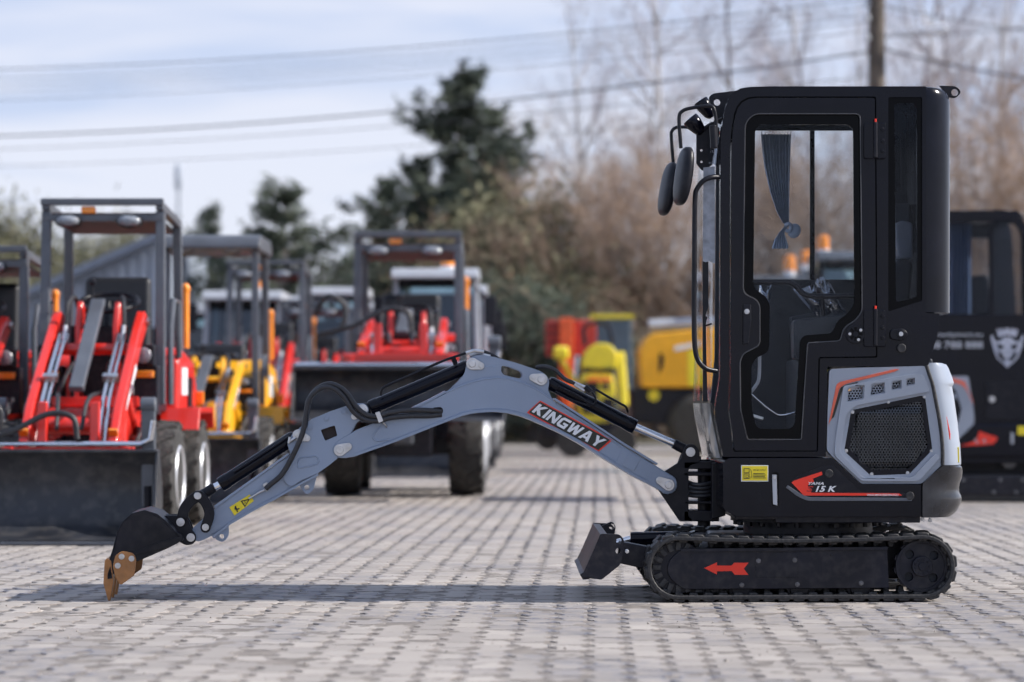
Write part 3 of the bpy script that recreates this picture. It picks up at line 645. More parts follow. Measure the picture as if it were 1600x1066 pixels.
plate('radiator_backing', BF, [(1322, 612), (1440, 590), (1462, 700), (1425, 748), (1352, 748), (1312, 706)], 0.15, 0.17, FRIT, cover, bevel=0)
for q, pt in (([(1326, 608), (1349, 603), (1348, 622), (1325, 627)], 4.6), ([(1363, 602), (1381, 599), (1381, 613), (1361, 617)], 4.6), ([(1395, 598), (1407, 595.5), (1407, 606), (1394, 608.5)], 4.6), ([(1418, 594), (1427.5, 592), (1427.5, 599.5), (1417, 601.5)], 4.6)):
    honeycomb('vent_mesh', q, 0.045, pt, 0.9, cover, mat=GREYB)
for c in ((1332, 644), (1388, 628), (1444.5, 620), (1455.5, 705), (1418, 739), (1362, 741), (1322, 704.5)): bolt(BF, c, 0.037, 2.9, cover, h=0.008)

def plan_loft(name, levels, mat, parent, y0=0.03, y1=0.95, depth=0.27, bevel=0.0, e=0.92, cap=True):
    """rounded tail: for each row (py, px where it leaves the side, px of the rearmost line) a rounded-corner plan section"""
    rows = []
    for py, ps, pr in levels:
        xs, z = BF.to2d((ps, py), y0); xr = BF.to2d((pr, py), y0 + depth * 0.85)[0]; r = []
        for k in range(13):
            a = math.pi / 2 * k / 12; r.append((xs + (xr - xs) * math.sin(a) ** e, y0 + depth * (1 - math.cos(a) ** e), z))
        r += [(p[0], y0 + y1 - p[1], p[2]) for p in reversed(r)]
        rows.append(r)
    m = MB().grid(rows); n = len(rows[0])
    if cap: m.add(rows[0], [tuple(range(n))]); m.add(rows[-1], [tuple(range(n))])
    return m.build(name, mat, parent, bevel, smooth=32)
tail = plan_loft('counterweight_cover', [(567, 1452, 1470), (569, 1450, 1477), (574, 1450, 1480.5), (590, 1454, 1487), (597, 1457, 1489), (601, 1458.5, 1488.5), (604, 1459.5, 1486), (625, 1464, 1489.5), (660, 1469.5, 1494.5), (690, 1473.5, 1497.5), (694, 1474, 1498.5), (720, 1474.5, 1500), (727, 1474, 1500)], GREYB, exc, y0=0.034)
bump = plan_loft('rear_bumper', [(728, 1473, 1497), (731, 1470, 1501), (738, 1460, 1502.5), (748, 1450, 1502), (756, 1442, 1499), (764, 1441.5, 1497.5), (772, 1441.5, 1498), (777, 1441.5, 1501), (782, 1441.5, 1502), (790, 1441.5, 1500), (800, 1441.5, 1495), (806, 1441.5, 1489), (809, 1443, 1484)], DGREY, exc, y0=0.012, y1=0.97, depth=0.28, e=0.85)
ftube('rubber_seal', BF, [(1447.5, 571, 0.030), (1452, 585, 0.029), (1457.5, 602, 0.028), (1463, 630, 0.028), (1468.5, 660, 0.028), (1472.5, 695, 0.028), (1473, 727, 0.028)], 0.0085, RUB, exc)
plate('tail_reflector', BF, [(1475.5, 644), (1479, 648), (1485.5, 678), (1485, 689), (1482, 684)], 0.042, 0.20, REFLX, tail, bevel=0.003, label='slim red tail reflector')
plate('rear_label', BF, [(1492.5, 699), (1498.5, 699), (1499, 723), (1492.5, 721)], 0.088, 0.24, YEL, tail, bevel=0.001, label='yellow sticker on the tail')
for c in ((1453, 813), (1441, 811)): bolt(BodyFrame(), c, 0.10, 3.5, exc)

# --- cab
outline = [(1147, 714, 2), (1130, 714, 2), (1117, 645, 10), (1126, 590, 10), (1127, 196, 34), (1148, 139, 34), (1190, 136), (1462, 135, 16), (1480, 146, 6), (1446, 160, 0), (1446, 480, 2), (1468, 488, 3), (1466, 520, 6), (1450, 572, 2), (1294, 572, 1), (1290, 712, 1)]
outline = [(1130, 714, 2), (1116, 645, 10), (1125, 590, 10), (1126, 198, 36), (1142, 137, 40), (1200, 135), (1447, 135, 1), (1447, 489, 0), (1468, 490, 2), (1466, 520, 8), (1450, 572, 2), (1293, 573, 1), (1290, 714, 2)]
door_open = rnd([(1146, 706, 3), (1137, 640, 8), (1140, 590, 10), (1141, 210, 30), (1152, 151, 34), (1369, 151, 4), (1371, 559, 3), (1281, 560, 3), (1278, 706, 3)])
rw = [(1388, 152, 3), (1441, 152, 3), (1441, 470, 3), (1388, 487, 3)]
cabf = plate('cab_side_frame', BF, outline, 0.030, 0.095, BLK, exc, holes=[door_open, rnd(rw)], bevel=0.013, seg=4)
# cab door with shaped window
dout = [(1148, 704, 3), (1139.5, 640, 8), (1142, 590, 10), (1143, 212, 30), (1154, 153, 32), (1367, 153, 4), (1369, 557, 3), (1279, 558, 3), (1276, 704, 3)]
win_o = [(1168, 687, 3), (1157, 640, 6), (1156, 565, 6), (1161, 553, 5), (1184, 541, 5), (1187, 535, 4), (1187, 478, 6), (1182, 469, 5), (1164, 460, 5), (1161, 452, 4), (1164, 192, 14), (1178, 178, 14), (1344, 178, 8), (1347, 486, 6), (1338, 500, 10), (1318, 512, 10), (1313, 533, 6), (1262, 536, 4), (1252, 687, 3)]
door = plate('cab_door', BF, dout, 0.022, 0.062, BLK, exc, holes=[rnd(win_o)], bevel=0.005, seg=3)
plate('door_gap_backing', BF, [(p[0] + (-1.5 if p[0] < 1200 else 1.5), p[1]) for p in dout], 0.066, 0.085, FRIT, exc, holes=[[(1256 + (p[0] - 1256) * 0.93, 430 + (p[1] - 430) * 0.965) for p in rnd(dout)]], bevel=0)  # dark ring added behind the door gap so no daylight shows through
win_i = [(1183, 670, 8), (1175, 640, 5), (1174, 572, 5), (1181, 560, 5), (1197, 552, 5), (1202, 544, 5), (1203, 476, 6), (1196, 463, 6), (1180, 452, 5), (1177, 444, 4), (1180, 203, 6), (1186, 195, 6), (1326, 195, 8), (1333, 202, 6), (1335, 474, 5), (1325, 490, 8), (1308, 502, 8), (1300, 521, 6), (1257, 524, 5), (1250, 532, 5), (1242, 662, 6), (1236, 670, 6)]
plate('window_border', BF, win_o, 0.036, 0.046, FRIT, door, holes=[rnd(win_i)], bevel=0)
plate('window_glass', BF, win_i, 0.038, 0.043, GLS, door, bevel=0)
loop = rnd(win_o); loop = loop + loop[:1]
MB().tube([BF.P(p[0], p[1], 0.024) for p in loop[:-1]], 0.0035, 6, True).build('window_seal', pm('seal_rubber', (0.05, 0.05, 0.055), 0.3, var=0.2), door, smooth=60)
hb = plate('door_handle', BF, [(1161.5, 476), (1173.5, 476), (1174, 500, 2), (1170, 537, 3), (1161, 538, 2)], 0.006, 0.024, BLKM, door, bevel=0.004)
bolt(BF, (1167, 487), 0.006, 4.2, door, 'lock_cylinder')
for y0_, y1_ in ((192, 246), (484, 540)):
    hg = plate('door_hinge', BF, [(1350, y0_, 4), (1384, y0_, 4), (1384, y1_ + 2, 3), (1350, y1_ + 2, 4)], 0.008, 0.024, BLK, door, bevel=0.004)
    m = MB(); m.cyl(BF.P(1368, y0_ - 1, 0.004), BF.P(1368, y1_, 0.004), 0.0095, n=14); m.build('hinge_pin', BLKM, hg, 0.002)
    m = MB(); m.cyl(BF.P(1368, y0_ - 6, 0.004), BF.P(1368, y0_ - 1, 0.004), 0.005, n=10); m.build('grease_cap', REDD, hg, 0.001)
    for dy in (10, 28, 44): bolt(BF, (1379, y0_ + dy), 0.008, 3.2, hg, mat=BLKM)
sp = disc('speaker_vent', BF, (1337, 522), 15, 0.012, 0.024, BLKM, door, 28, 0.003)
for k in range(8): a = R(45 * k); plate('vent_slot', BF, [(1337 + r_ * math.cos(a + s_), 522 + r_ * math.sin(a + s_)) for r_, s_ in ((4.5, -0.35), (11, -0.22), (11, 0.22), (4.5, 0.35))], 0.0105, 0.013, FRIT, sp, bevel=0)
for c in ((1328, 522), (1345, 516), (1341.5, 531)): bolt(BF, c, 0.0105, 2.4, sp, h=0.004)
lk = plate('door_catch', BF, [(1391, 515, 6), (1412, 513, 7), (1420, 522, 7), (1412, 533, 7), (1391, 530, 6)], 0.012, 0.032, BLKM, cabf, bevel=0.004)
disc('catch_button', BF, (1408, 522), 6.5, 0.004, 0.013, BLKM, lk, 20, 0.002); disc('catch_bolt', BF, (1408, 522), 3.6, -0.001, 0.005, ZINC, lk, 12, 0.001)
disc('rubber_stop', BF, (1409, 544), 7, 0.012, 0.032, RUB, cabf, 20, 0.004)
plate('rear_window_border', BF, rw, 0.042, 0.050, FRIT, cabf, holes=[rnd([(1397.5, 166, 5), (1402, 161, 4), (1427, 161, 4), (1432.5, 168, 5), (1433, 462, 4), (1428, 466, 4), (1400, 472, 4)])], bevel=0)
plate('rear_side_glass', BF, [(1397.5, 166, 5), (1402, 161, 4), (1427, 161, 4), (1432.5, 168, 5), (1433, 462, 4), (1428, 466, 4), (1400, 472, 4)], 0.044, 0.048, GLSD, cabf, bevel=0)
# rounded rear shell of the cab
rows = []
for py, ins in ((135.2, 16), (136.5, 9), (140, 4), (147, 1.2), (156, 0), (300, 0), (470, 0.3), (484, 0.3), (488, 0)):
    xs, z = BF.to2d((1446, py), 0.031); xr = BF.to2d((1485.5 - ins, py), 0.15)[0]; r = []
    for k in range(15):
        a = math.pi / 2 * k / 14; r.append((xs + (xr - xs) * math.sin(a), 0.031 + ins * 0.0012 + 0.16 * (1 - math.cos(a)), z))
    r += [(p[0], 0.95 - p[1], p[2]) for p in reversed(r)]; rows.append(r)
m = MB().grid(rows); m.add(rows[-1], [tuple(range(len(rows[0])))]); m.add(rows[0], [tuple(range(len(rows[0])))])
m.build('rear_shell', RSHELL, exc, smooth=30)
# roof, floor, back and front of the shell, far side
plate('roof_panel', BF, [(1131, 196, 30), (1146, 139, 34), (1200, 136.5), (1447, 136.5), (1447, 147), (1200, 147), (1156, 150, 28), (1138, 200, 24)], 0.06, 0.92, BLK, exc, bevel=0.010, seg=3, ref=0.03)
plate('cab_floor', BF, [(1130, 700), (1292, 700), (1292, 714), (1133, 714)], 0.06, 0.90, INTER, exc, bevel=0, ref=0.03)
plate('seat_base', BF, [(1292, 574), (1462, 574), (1462, 560), (1300, 548), (1262, 560), (1262, 700), (1290, 700)], 0.10, 0.90, INTER, exc, bevel=0.01, ref=0.03)
plate('cab_back_wall', BF, [(1447, 470), (1466, 490), (1452, 572), (1440, 572)], 0.10, 0.85, INTER, exc, bevel=0, ref=0.03)
plate('cab_side_frame', BF, [(1125, 694), (1110, 632), (1117, 560), (1119, 232, 36), (1134, 176, 40), (1195, 172), (1420, 172), (1420, 556), (1270, 556), (1268, 694)], 0.905, 0.94, INTER, exc, holes=[rnd([(1146, 203, 14), (1345, 203, 8), (1345, 437, 4), (1146, 437, 4)]), rnd([(1362, 208, 5), (1408, 208, 5), (1408, 300, 4), (1362, 300, 4)])], bevel=0.004)
fg = plate('side_window_glass', BF, [(1146, 203), (1345, 203), (1345, 437), (1146, 437)], 0.915, 0.919, GLS, exc, bevel=0)
plate('pane_divider', BF, [(1265.5, 203), (1273, 203), (1273, 437), (1265.5, 437)], 0.905, 0.913, BLK, fg, bevel=0.001)
plate('rear_side_glass', BF, [(1362, 208), (1408, 208), (1408, 300), (1362, 300)], 0.915, 0.919, GLSD, exc, bevel=0)
# windscreen: bowed glass ahead of the front pillars
def screen(name, lv, mat, y0=0.07, y1=0.88, bow=0.030, th=0.005):
    rows = []
    for py, pxs in lv:
        r = []
        for k in range(15):
            t = k / 14; y = y0 + (y1 - y0) * t; x, z = BF.to2d((pxs, py), 0.05); r.append((x - bow * (1 - (2 * t - 1) ** 6), y, z))
        rows.append(r)
    rows2 = [[(p[0] + th, p[1], p[2]) for p in r] for r in rows]
    return MB().grid(rows).grid(rows2).build(name, mat, exc, smooth=60)
screen('windscreen', [(212, 1122), (262, 1117), (400, 1113), (560, 1112), (626, 1110)], GLS)
screen('lower_windscreen', [(630, 1110), (650, 1112), (716, 1126)], pm('lower_screen', (0.30, 0.29, 0.27), 0.10, var=0.2, coat=0.5), th=0.008)  # opaque pane; the beige reflection on the glass is put into its colour
plate('screen_rail', BF, [(1098, 408), (1107, 409), (1107, 480), (1103, 492), (1104, 560), (1106, 628), (1098.5, 628), (1098, 500)], 0.055, 0.075, BLKM, exc, bevel=0.003)
plate('film_remnant', BF, [(1099, 262), (1117, 260), (1117, 412), (1108, 408), (1103, 410), (1098, 408)], 0.050, 0.054, FILM, exc, bevel=0, label='protective film still on the windscreen edge')
ftube('wiper_arm', BF, [(1104, 495, 0.05), (1102, 508, 0.045), (1112, 506, 0.05)], 0.004, BLKM, exc)
gr = ftube('grab_rail', BF, [(1124, 277, 0.04), (1112, 277, 0.01), (1100, 282, 0.0), (1090, 294, 0.0), (1086, 312, 0.0), (1085, 400, 0.0), (1084.5, 500, 0.0), (1086, 545, 0.0), (1092, 565, 0.0), (1103, 576, 0.0), (1119, 580, 0.03)], 0.0115, BLKM, exc, 12)
# work lamps, mirrors, lifting eyes
plate('lamp_bracket', BF, [(1088, 205, 3), (1112, 190), (1124, 200), (1122, 262), (1115, 256), (1098, 268, 4), (1088, 256, 3)], 0.20, 0.21, BLKM, exc, holes=[circ(1096, 235, 2, 8), circ(1096, 253, 2, 8)], bevel=0.001)
for (a, b, y_, r_) in (((1080, 188), (1097, 208), 0.19, 0.038), ((1096, 160), (1112, 184), 0.62, 0.036)):
    A, B = BF.P(*a, y_), BF.P(*b, y_); t = (B - A)
    m = MB(); m.lathe(A, t, [(-0.010, r_ * 0.92), (-0.006, r_), (0.02, r_), (t.length * 0.8, r_ * 0.72), (t.length, r_ * 0.35)], 22); wl_ = m.build('work_lamp', BLK, exc, smooth=40)
    m = MB(); m.lathe(A - t.normalized() * 0.013, t, [(0, r_ * 0.3), (0.003, r_ * 0.85)], 22); m.build('lamp_lens', LENS, wl_)
ftube('lamp_bracket_rod', BF, [(1097, 205, 0.19), (1110, 195, 0.15), (1130, 184, 0.08)], 0.006, BLKM, exc)
def mirror(arm, body, y_, tilt):
    a = ftube('mirror_arm', BF, [(p[0], p[1], y_ if len(p) < 3 else p[2]) for p in arm], 0.0085, BLKM, exc, 10)
    x0, y0, x1, y1 = body; c = BF.P((x0 + x1) / 2, (y0 + y1) / 2, y_); k = BF.scale(y_); h = (y1 - y0) * k
    mm = MB(); mm.ball(c, (0.060, 0.165, h), 20, 12, (0, tilt, R(13)), 0.72); o = mm.build('mirror', BLKM, exc, smooth=50)
    d = Matrix.Rotation(R(13), 3, 'Z') @ Matrix.Rotation(tilt, 3, 'Y')
    mm = MB()
    rows_ = [[c + d @ Vector((0.0305 - 0.010 * (q * q), 0.078 * q * math.cos(a2), 0.45 * h * q * math.sin(a2))) for a2 in np.linspace(0, 2 * math.pi, 25)] for q in (0.0, 0.4, 0.75, 0.86)]
    mm.grid(rows_).build('mirror_glass', MIRR, o, smooth=60)
mirror([(1119, 224), (1119, 200), (1118, 182), (1114, 168), (1104, 166), (1080, 169), (1066, 174), (1061, 186), (1064, 232)], (1056, 229, 1080, 322), 0.02, R(8))
mirror([(1090, 199, 0.86), (1075, 199, 0.88), (1058, 199), (1050, 205), (1049, 215), (1052, 256)], (1032, 253, 1055, 338), 0.90, R(10))
m = MB(); m.cyl(BF.P(1114, 196, 0.02), BF.P(1116, 232, 0.02), 0.017, n=16); m.build('mirror_clamp', BLKM, exc, 0.003)
plate('front_lifting_eye', BF, [(1107, 152, 5), (1114, 146, 4), (1165, 140), (1140, 160), (1128, 196), (1118, 190)], 0.33, 0.345, BLKM, exc, holes=[circ(1120.5, 160, 5.2, 14)], bevel=0.002)
plate('rear_lifting_eye', BF, [(1468, 134), (1494, 134.5, 8), (1503, 144, 9), (1493, 154, 9), (1482, 152, 4), (1478, 146)], 0.16, 0.174, BLKM, exc, holes=[circ(1492, 144.5, 5.6, 14)], bevel=0.002)

# cab interior: seat, consoles, levers, grab bar
seat = plate('seat_cushion', BF, [(1300, 545, 8), (1400, 530, 8), (1404, 560, 6), (1300, 566, 6)], 0.25, 0.70, SEAT, exc, bevel=0.03, seg=4, ref=0.03)
plate('seat_backrest', BF, [(1392, 540, 8), (1412, 400, 10), (1440, 402, 10), (1428, 545, 8)], 0.25, 0.70, SEAT, exc, bevel=0.03, seg=4, ref=0.03)
plate('headrest', BF, [(1414, 345, 8), (1424, 336, 8), (1444, 340, 6), (1444, 398, 6), (1420, 400, 8)], 0.33, 0.60, LGREY, exc, bevel=0.02, seg=3, ref=0.03)
plate('fuse_panel', BF, [(1399, 318), (1421, 318), (1420, 390), (1399, 392)], 0.86, 0.90, STEEL, exc, bevel=0.004)
plate('control_console', BF, [(1240, 500, 5), (1325, 490, 5), (1330, 560), (1290, 580), (1240, 560)], 0.12, 0.22, INTER, exc, bevel=0.01)
plate('control_console', BF, [(1235, 495, 5), (1325, 480, 5), (1330, 560), (1240, 560)], 0.72, 0.82, INTER, exc, bevel=0.01)
gb = ftube('inner_grab_bar', BF, [(1172, 441, 0.09), (1225, 441, 0.09), (1235, 442, 0.09), (1243, 447, 0.09), (1254, 458, 0.09), (1264, 462, 0.09), (1280, 463, 0.09), (1345, 462, 0.09)], 0.0125, BLKM, exc, 12)
m = MB()
for (pts, y_) in (([(1272, 440, 12), (1283, 431, 8), (1296, 440, 10), (1322, 492, 6), (1306, 500, 6), (1292, 480)], 0.16), ([(1238, 452), (1268, 440, 6), (1300, 488), (1278, 498, 6)], 0.2), ([(1186, 446), (1207, 444, 4), (1203, 470), (1200, 490), (1186, 470)], 0.24)):
    pts = rnd(pts, 3); n = len(pts); cx, cy = sum(p[0] for p in pts) / n, sum(p[1] for p in pts) / n
    rows_ = []
    for q in (1.0, 0.8, 0.55, 0.3, 0.02): rows_.append([BF.P(cx + (p[0] - cx) * q + random.uniform(-1.5, 1.5) * (q < 1), cy + (p[1] - cy) * q + random.uniform(-1.5, 1.5) * (q < 1), y_ - 0.035 * (1 - q ** 2) + random.uniform(-0.008, 0.008)) for p in pts + pts[:1]])
    m.grid(rows_)
FILMG = glass('film_glass', (0.72, 0.75, 0.80), 5.0, 0.12)
m.build('plastic_wrap', FILMG, exc, smooth=20, label='crinkled clear plastic still wrapped round the levers')
m = MB(); m.cyl(BF.P(1290, 560, 0.17), BF.P(1283, 448, 0.17), 0.012, n=12); m.ball(BF.P(1283, 452, 0.17), (0.045, 0.045, 0.09), 12, 8); m.build('control_lever', BLKM, exc)
ftube('pedal_rod', BF, [(1170, 612, 0.20), (1190, 630, 0.20), (1207, 643, 0.2), (1220, 649, 0.2), (1245, 644, 0.2), (1262, 640, 0.2)], 0.0045, SILV, exc)
ftube('safety_lever', BF, [(1187, 548, 0.14), (1186, 590, 0.14), (1180, 604, 0.14), (1172, 614, 0.14)], 0.008, LGREY, exc)
m = MB(); m.box(BF.P(1183, 652, 0.3), (0.05, 0.1, 0.015), (0, 0.3, 0)); m.build('pedal', ZINC, exc, 0.003)

# --- swing post
sw = plate('swing_bracket', BF, [(1058, 724), (1064, 716), (1068, 703, 8), (1073, 694, 8), (1086, 694, 8), (1093, 704, 8), (1094, 724, 2), (1079, 727, 5), (1076, 735, 3), (1076, 806, 3), (1084, 815, 3), (1062, 815, 3), (1026, 762), (1036, 738)], 0.44, 0.456, BLKM, exc, bevel=0.004)
plate('swing_bracket', BF, [(1058, 724), (1068, 700, 8), (1080, 692, 10), (1093, 704, 8), (1094, 724, 2), (1079, 727, 5), (1076, 735), (1076, 806), (1084, 815), (1062, 815), (1026, 762), (1036, 738)], 0.60, 0.616, BLKM, exc, bevel=0.004)
for y0_, y1_ in ((721, 733), (738, 744), (783, 788), (798, 815)):
    plate('swing_knuckle', BF, [(1068, y0_, 2), (1124, y0_, 2), (1124, y1_, 2), (1068, y1_, 2)], 0.44, 0.62, BLKM, exc, bevel=0.006)
m = MB(); m.cyl(BF.P(1100, 718, 0.52), BF.P(1100, 822, 0.52), 0.030, n=20); m.build('swing_pin', BLKM, exc, 0.003)
m = MB(); m.cyl(BF.P(1094, 718, 0.49), BF.P(1094, 713, 0.49), 0.005, n=8); m.cyl(BF.P(1110, 718, 0.49), BF.P(1110, 713, 0.49), 0.005, n=8); m.build('grease_nipple', ZINC, exc)
plate('house_lug', BF, [(1112, 724), (1134, 720), (1134, 806), (1112, 812)], 0.40, 0.66, BLKM, exc, bevel=0.006)
plate('serial_label', BF, [(1121, 743), (1127.5, 743), (1128.5, 772), (1123, 773)], 0.392, 0.398, LGREY, exc, bevel=0.0005)
for k in range(4): ftube('swing_hose', BF, [(1072, 752 + 7 * k, 0.50), (1085, 757 + 6 * k, 0.45), (1102, 757 + 6 * k, 0.44), (1118, 752 + 7 * k, 0.47), (1130, 752 + 6 * k, 0.52)], 0.0095, HOSE, exc)
bolt(BF, (1079, 706.5), 0.44, 7.4, exc, 'boom_cylinder_pin', h=0.012)

# --- boom: box section, lug plates, flanges
BT = 0.115
weld = [(697, 614), (712, 607), (730, 600), (751, 594), (768, 591.5), (782, 591), (797, 593), (811, 597), (827, 603), (842, 611), (853, 618), (864, 626)]
top_r = [(900, 648), (940, 674), (974, 697), (1027, 729), (1036, 735)]
foot = [(1043 + 15.5 * math.cos(a), 757 + 15.5 * math.sin(a)) for a in [R(q) for q in (-60, -35, -10, 15, 40, 65, 90, 115)]]
low = [(1029, 765), (1014, 757), (990, 745), (950, 721), (908, 695), (875, 677), (842, 662), (818, 652), (794, 646), (772, 644), (751, 645), (735, 647), (720, 651), (673, 669), (615, 692), (575, 706), (553, 714)]
fork = [(540, 716), (529, 715.5), (522, 709), (521, 701), (525, 692), (534, 685), (545, 679)]
top_l = [(557, 672), (590, 660), (622, 648), (645, 639), (675, 625)]
boom = plate('boom', AF, top_l + weld + top_r + foot + low + fork, 0.0, BT, GREY, exc, bevel=0.004, seg=2)
lugp = [(700, 612), (715, 597), (726, 584, 6), (729, 568, 8), (738, 556, 8), (752, 554, 6), (773, 558), (806, 567), (842, 579), (853, 585, 8), (859, 596, 8), (856, 609, 4), (864, 626), (853, 620), (842, 613), (827, 605), (811, 599), (797, 595), (782, 593), (768, 593.5), (751, 596), (730, 602), (712, 609)]
hole = rnd([(783, 572, 4), (790, 571.5, 4), (814, 580, 4), (817, 586, 4), (815, 591.5, 4), (808, 591, 4), (787, 586, 4), (783, 581, 4)])
for a_, b_ in ((0.010, 0.026), (BT - 0.026, BT - 0.010)): plate('lug_plate', AF, lugp, a_, b_, GREY, boom, holes=[hole], bevel=0.003, ref=0.010)
ftube('weld_bead', AF, [(p[0], p[1], 0.004) for p in weld], 0.006, GREY, boom, 8)
def flange(name, line, th, v0, v1, up):
    a = line; b = []
    for i, p in enumerate(a):
        q0, q1 = a[max(0, i - 1)], a[min(len(a) - 1, i + 1)]; dx, dy = q1[0] - q0[0], q1[1] - q0[1]; L = math.hypot(dx, dy); b.append((p[0] - up * dy / L * th * -1, p[1] + up * dx / L * th * -1))
    return plate(name, AF, a + b[::-1], v0, v1, GREY, boom, bevel=0.0015)
lowline = [p for p in low if p[0] <= 1014]
lows = [(x, y) for x, y in smooth_path([Vector((p[0], p[1], 0)) for p in lowline], 3) for _ in [0]] if False else [(q.x, q.y) for q in smooth_path([Vector((p[0], p[1], 0)) for p in lowline], 3)]
flange('bottom_flange', lows, 4.0, -0.007, BT + 0.007, -1)
ftube('weld_bead', AF, [(q[0] + 0.6, q[1] - 4.6, -0.001) for q in lowline[:-1]], 0.0042, GREY, boom, 6, k=3)
ftube('weld_bead', AF, [(868, 631, -0.001), (900, 652, -0.001), (940, 678, -0.001), (968, 697, -0.001)], 0.0035, GREY, boom, 6)
flange('top_flange', [(866, 625), (900, 647), (940, 673), (974, 695.5), (1026, 727)], 3.5, -0.007, BT + 0.007, 1)
flange('rear_top_flange', [(645, 640), (675, 625.5), (697, 613.5)], 3.5, -0.005, BT + 0.005, 1)
plate('foot_doubler', AF, [(974, 699), (1027, 731), (1038, 738), (1056, 748, 8), (1058, 760, 10), (1048, 772, 10), (1034, 768, 6), (1010, 755), (961, 726)], -0.004, 0.002, GREY, boom, bevel=0.002)
plate('access_patch', AF, [(983, 706), (1001, 717), (990, 737), (972, 727)], -0.007, -0.003, GREY, boom, r=1.5, bevel=0.0015)
plate('hose_port', AF, rnd([(676, 637, 4), (690, 636, 5), (693, 642, 5), (689, 650, 5), (670, 652, 4)]), -0.001, 0.004, FRIT, boom, bevel=0)
def pin(fr, c, c2, v, parent, big=9.5, small=6.0, mat=GREY, boss=True):
    """cross pin with its teardrop keeper plate and bolt"""
    a = math.atan2(c2[1] - c[1], c2[0] - c[0]); p = [(c[0] + big * math.cos(a + R(t)), c[1] + big * math.sin(a + R(t))) for t in range(70, 291, 20)] + [(c2[0] + small * math.cos(a + R(t)), c2[1] + small * math.sin(a + R(t))) for t in range(-80, 81, 20)]
    o = plate('pin_keeper', fr, p, v - 0.008, v, ZINC, parent, bevel=0.0025)
    disc('pin_head', fr, c, big * 0.62, v - 0.016, v - 0.008, ZINC, parent, 20, 0.003); bolt(fr, c2, v - 0.008, small * 0.62, parent, 'keeper_bolt')
pin(AF, (1045, 758), (1031, 751), -0.004, boom)
pin(AF, (738, 568.5), (751, 572), 0.010, boom)
pin(AF, (846, 593), (833, 590), 0.010, boom)
pin(AF, (531, 703.5), (544, 698), 0.0, boom)
disc('fork_boss', AF, (531, 703), 10.8, -0.002, 0.004, GREY, boom, 24, 0.002)
# stamped relief near the fork, then the lettering
ftube('weld_bead', AF, [(596, 666, 0.0), (588, 674, 0.0), (583, 681, 0.0), (585, 687, 0.0), (593, 689, 0.0), (608, 687, 0.0), (613, 692, 0.0)], 0.0045, GREY, boom, 8)
LET = {'K': (1.0, [[(0, 0), (.28, 0), (.28, .34), (.62, 0), (1, 0), (.5, .52), (1, 1), (.64, 1), (.28, .68), (.28, 1), (0, 1)]]), 'I': (.28, [[(0, 0), (.28, 0), (.28, 1), (0, 1)]]),
       'N': (1.0, [[(0, 0), (.26, 0), (.26, .6), (.72, 0), (1, 0), (1, 1), (.74, 1), (.74, .4), (.28, 1), (0, 1)]]),
       'G': (1.0, [[(1, 1), (.2, 1), (0, .8), (0, .2), (.2, 0), (1, 0), (1, .56), (.5, .56), (.5, .36), (.74, .36), (.74, .24), (.32, .24), (.26, .3), (.26, .7), (.32, .76), (1, .76)]]),
       'W': (1.3, [[(0, 1), (.2, 0), (.48, 0), (.65, .5), (.82, 0), (1.1, 0), (1.3, 1), (1.04, 1), (.94, .42), (.75, 1), (.55, 1), (.36, .42), (.26, 1)]]),
       'A': (1.1, [[(0, 0), (.38, 1), (.72, 1), (1.1, 0), (.8, 0), (.74, .18), (.36, .18), (.3, 0)], [(.44, .4), (.66, .4), (.55, .7)]]),
       'Y': (1.12, [[(.42, 0), (.7, 0), (.7, .4), (1.12, 1), (.8, 1), (.56, .64), (.32, 1), (0, 1), (.42, .4)]])}
def name_decal():
    word = 'KINGWAY'; gap = 0.13; tot = sum(LET[c][0] for c in word) + gap * 6
    o = Vector((830.5, 643.5)); ex = Vector((935.5, 700.5)) - o; L = ex.length; ex.normalize(); ey = Vector((ex.y, -ex.x)); sh = 0.30; h = 17.0
    q = lambda x, y: tuple(o + ex * (x * L / tot + y * h * sh) + ey * y * h)
    base = plate('name_decal', AF, [q(-0.28, -0.28), q(tot + 0.25, -0.28), q(tot + 0.42, 1.28), q(-0.18, 1.28)], -0.0034, -0.0008, REDD, boom, r=1.5, bevel=0, label='red-edged maker name decal')
    plate('decal_field', AF, [q(-0.17, -0.17), q(tot + 0.12, -0.17), q(tot + 0.22, 1.17), q(-0.11, 1.17)], -0.0050, -0.0036, INK, base, bevel=0)
    x = 0
    for c in word:
        w, loops = LET[c]
        plate('letter', AF, [q(x + a, b) for a, b in loops[0]], -0.0066, -0.0052, WHITE, base, holes=[[q(x + a, b) for a, b in l] for l in loops[1:]], bevel=0); x += w + gap
name_decal()

# --- stick
stick_pts = [(570, 630, 8), (578, 640, 10), (572, 651, 8), (558, 660), (548, 682), (541, 690), (540, 712), (528, 716), (512, 729), (496, 740), (470, 754), (430, 777), (392, 797), (360, 816), (331, 838), (308, 848, 6), (296, 838, 8), (302, 824), (336, 795), (400, 748), (454, 711), (448, 690, 6), (458, 677), (469, 668), (487, 655), (516, 643), (546, 633)]
stick = plate('stick', AF, stick_pts, 0.020, 0.095, GREY, exc, holes=[rnd([(501, 672), (523, 665), (527, 681), (508, 689)], 2)], bevel=0.004, ref=0.0)
for a_, b_ in ((0.004, 0.0195), (0.0955, 0.111)): plate('cheek_plate', AF, [(568, 629, 8), (578, 640, 10), (570, 651, 8), (556, 662), (546, 681), (520, 700), (528, 716), (512, 729), (496, 740), (468, 752), (455, 762, 8), (444, 752, 8), (442, 744), (455, 713), (448, 692, 6), (458, 677), (469, 668), (487, 655), (516, 643), (546, 633)], a_, b_, GREY, stick, holes=[rnd([(501, 672), (523, 665), (527, 681), (508, 689)], 2)], bevel=0.003, ref=0.0)
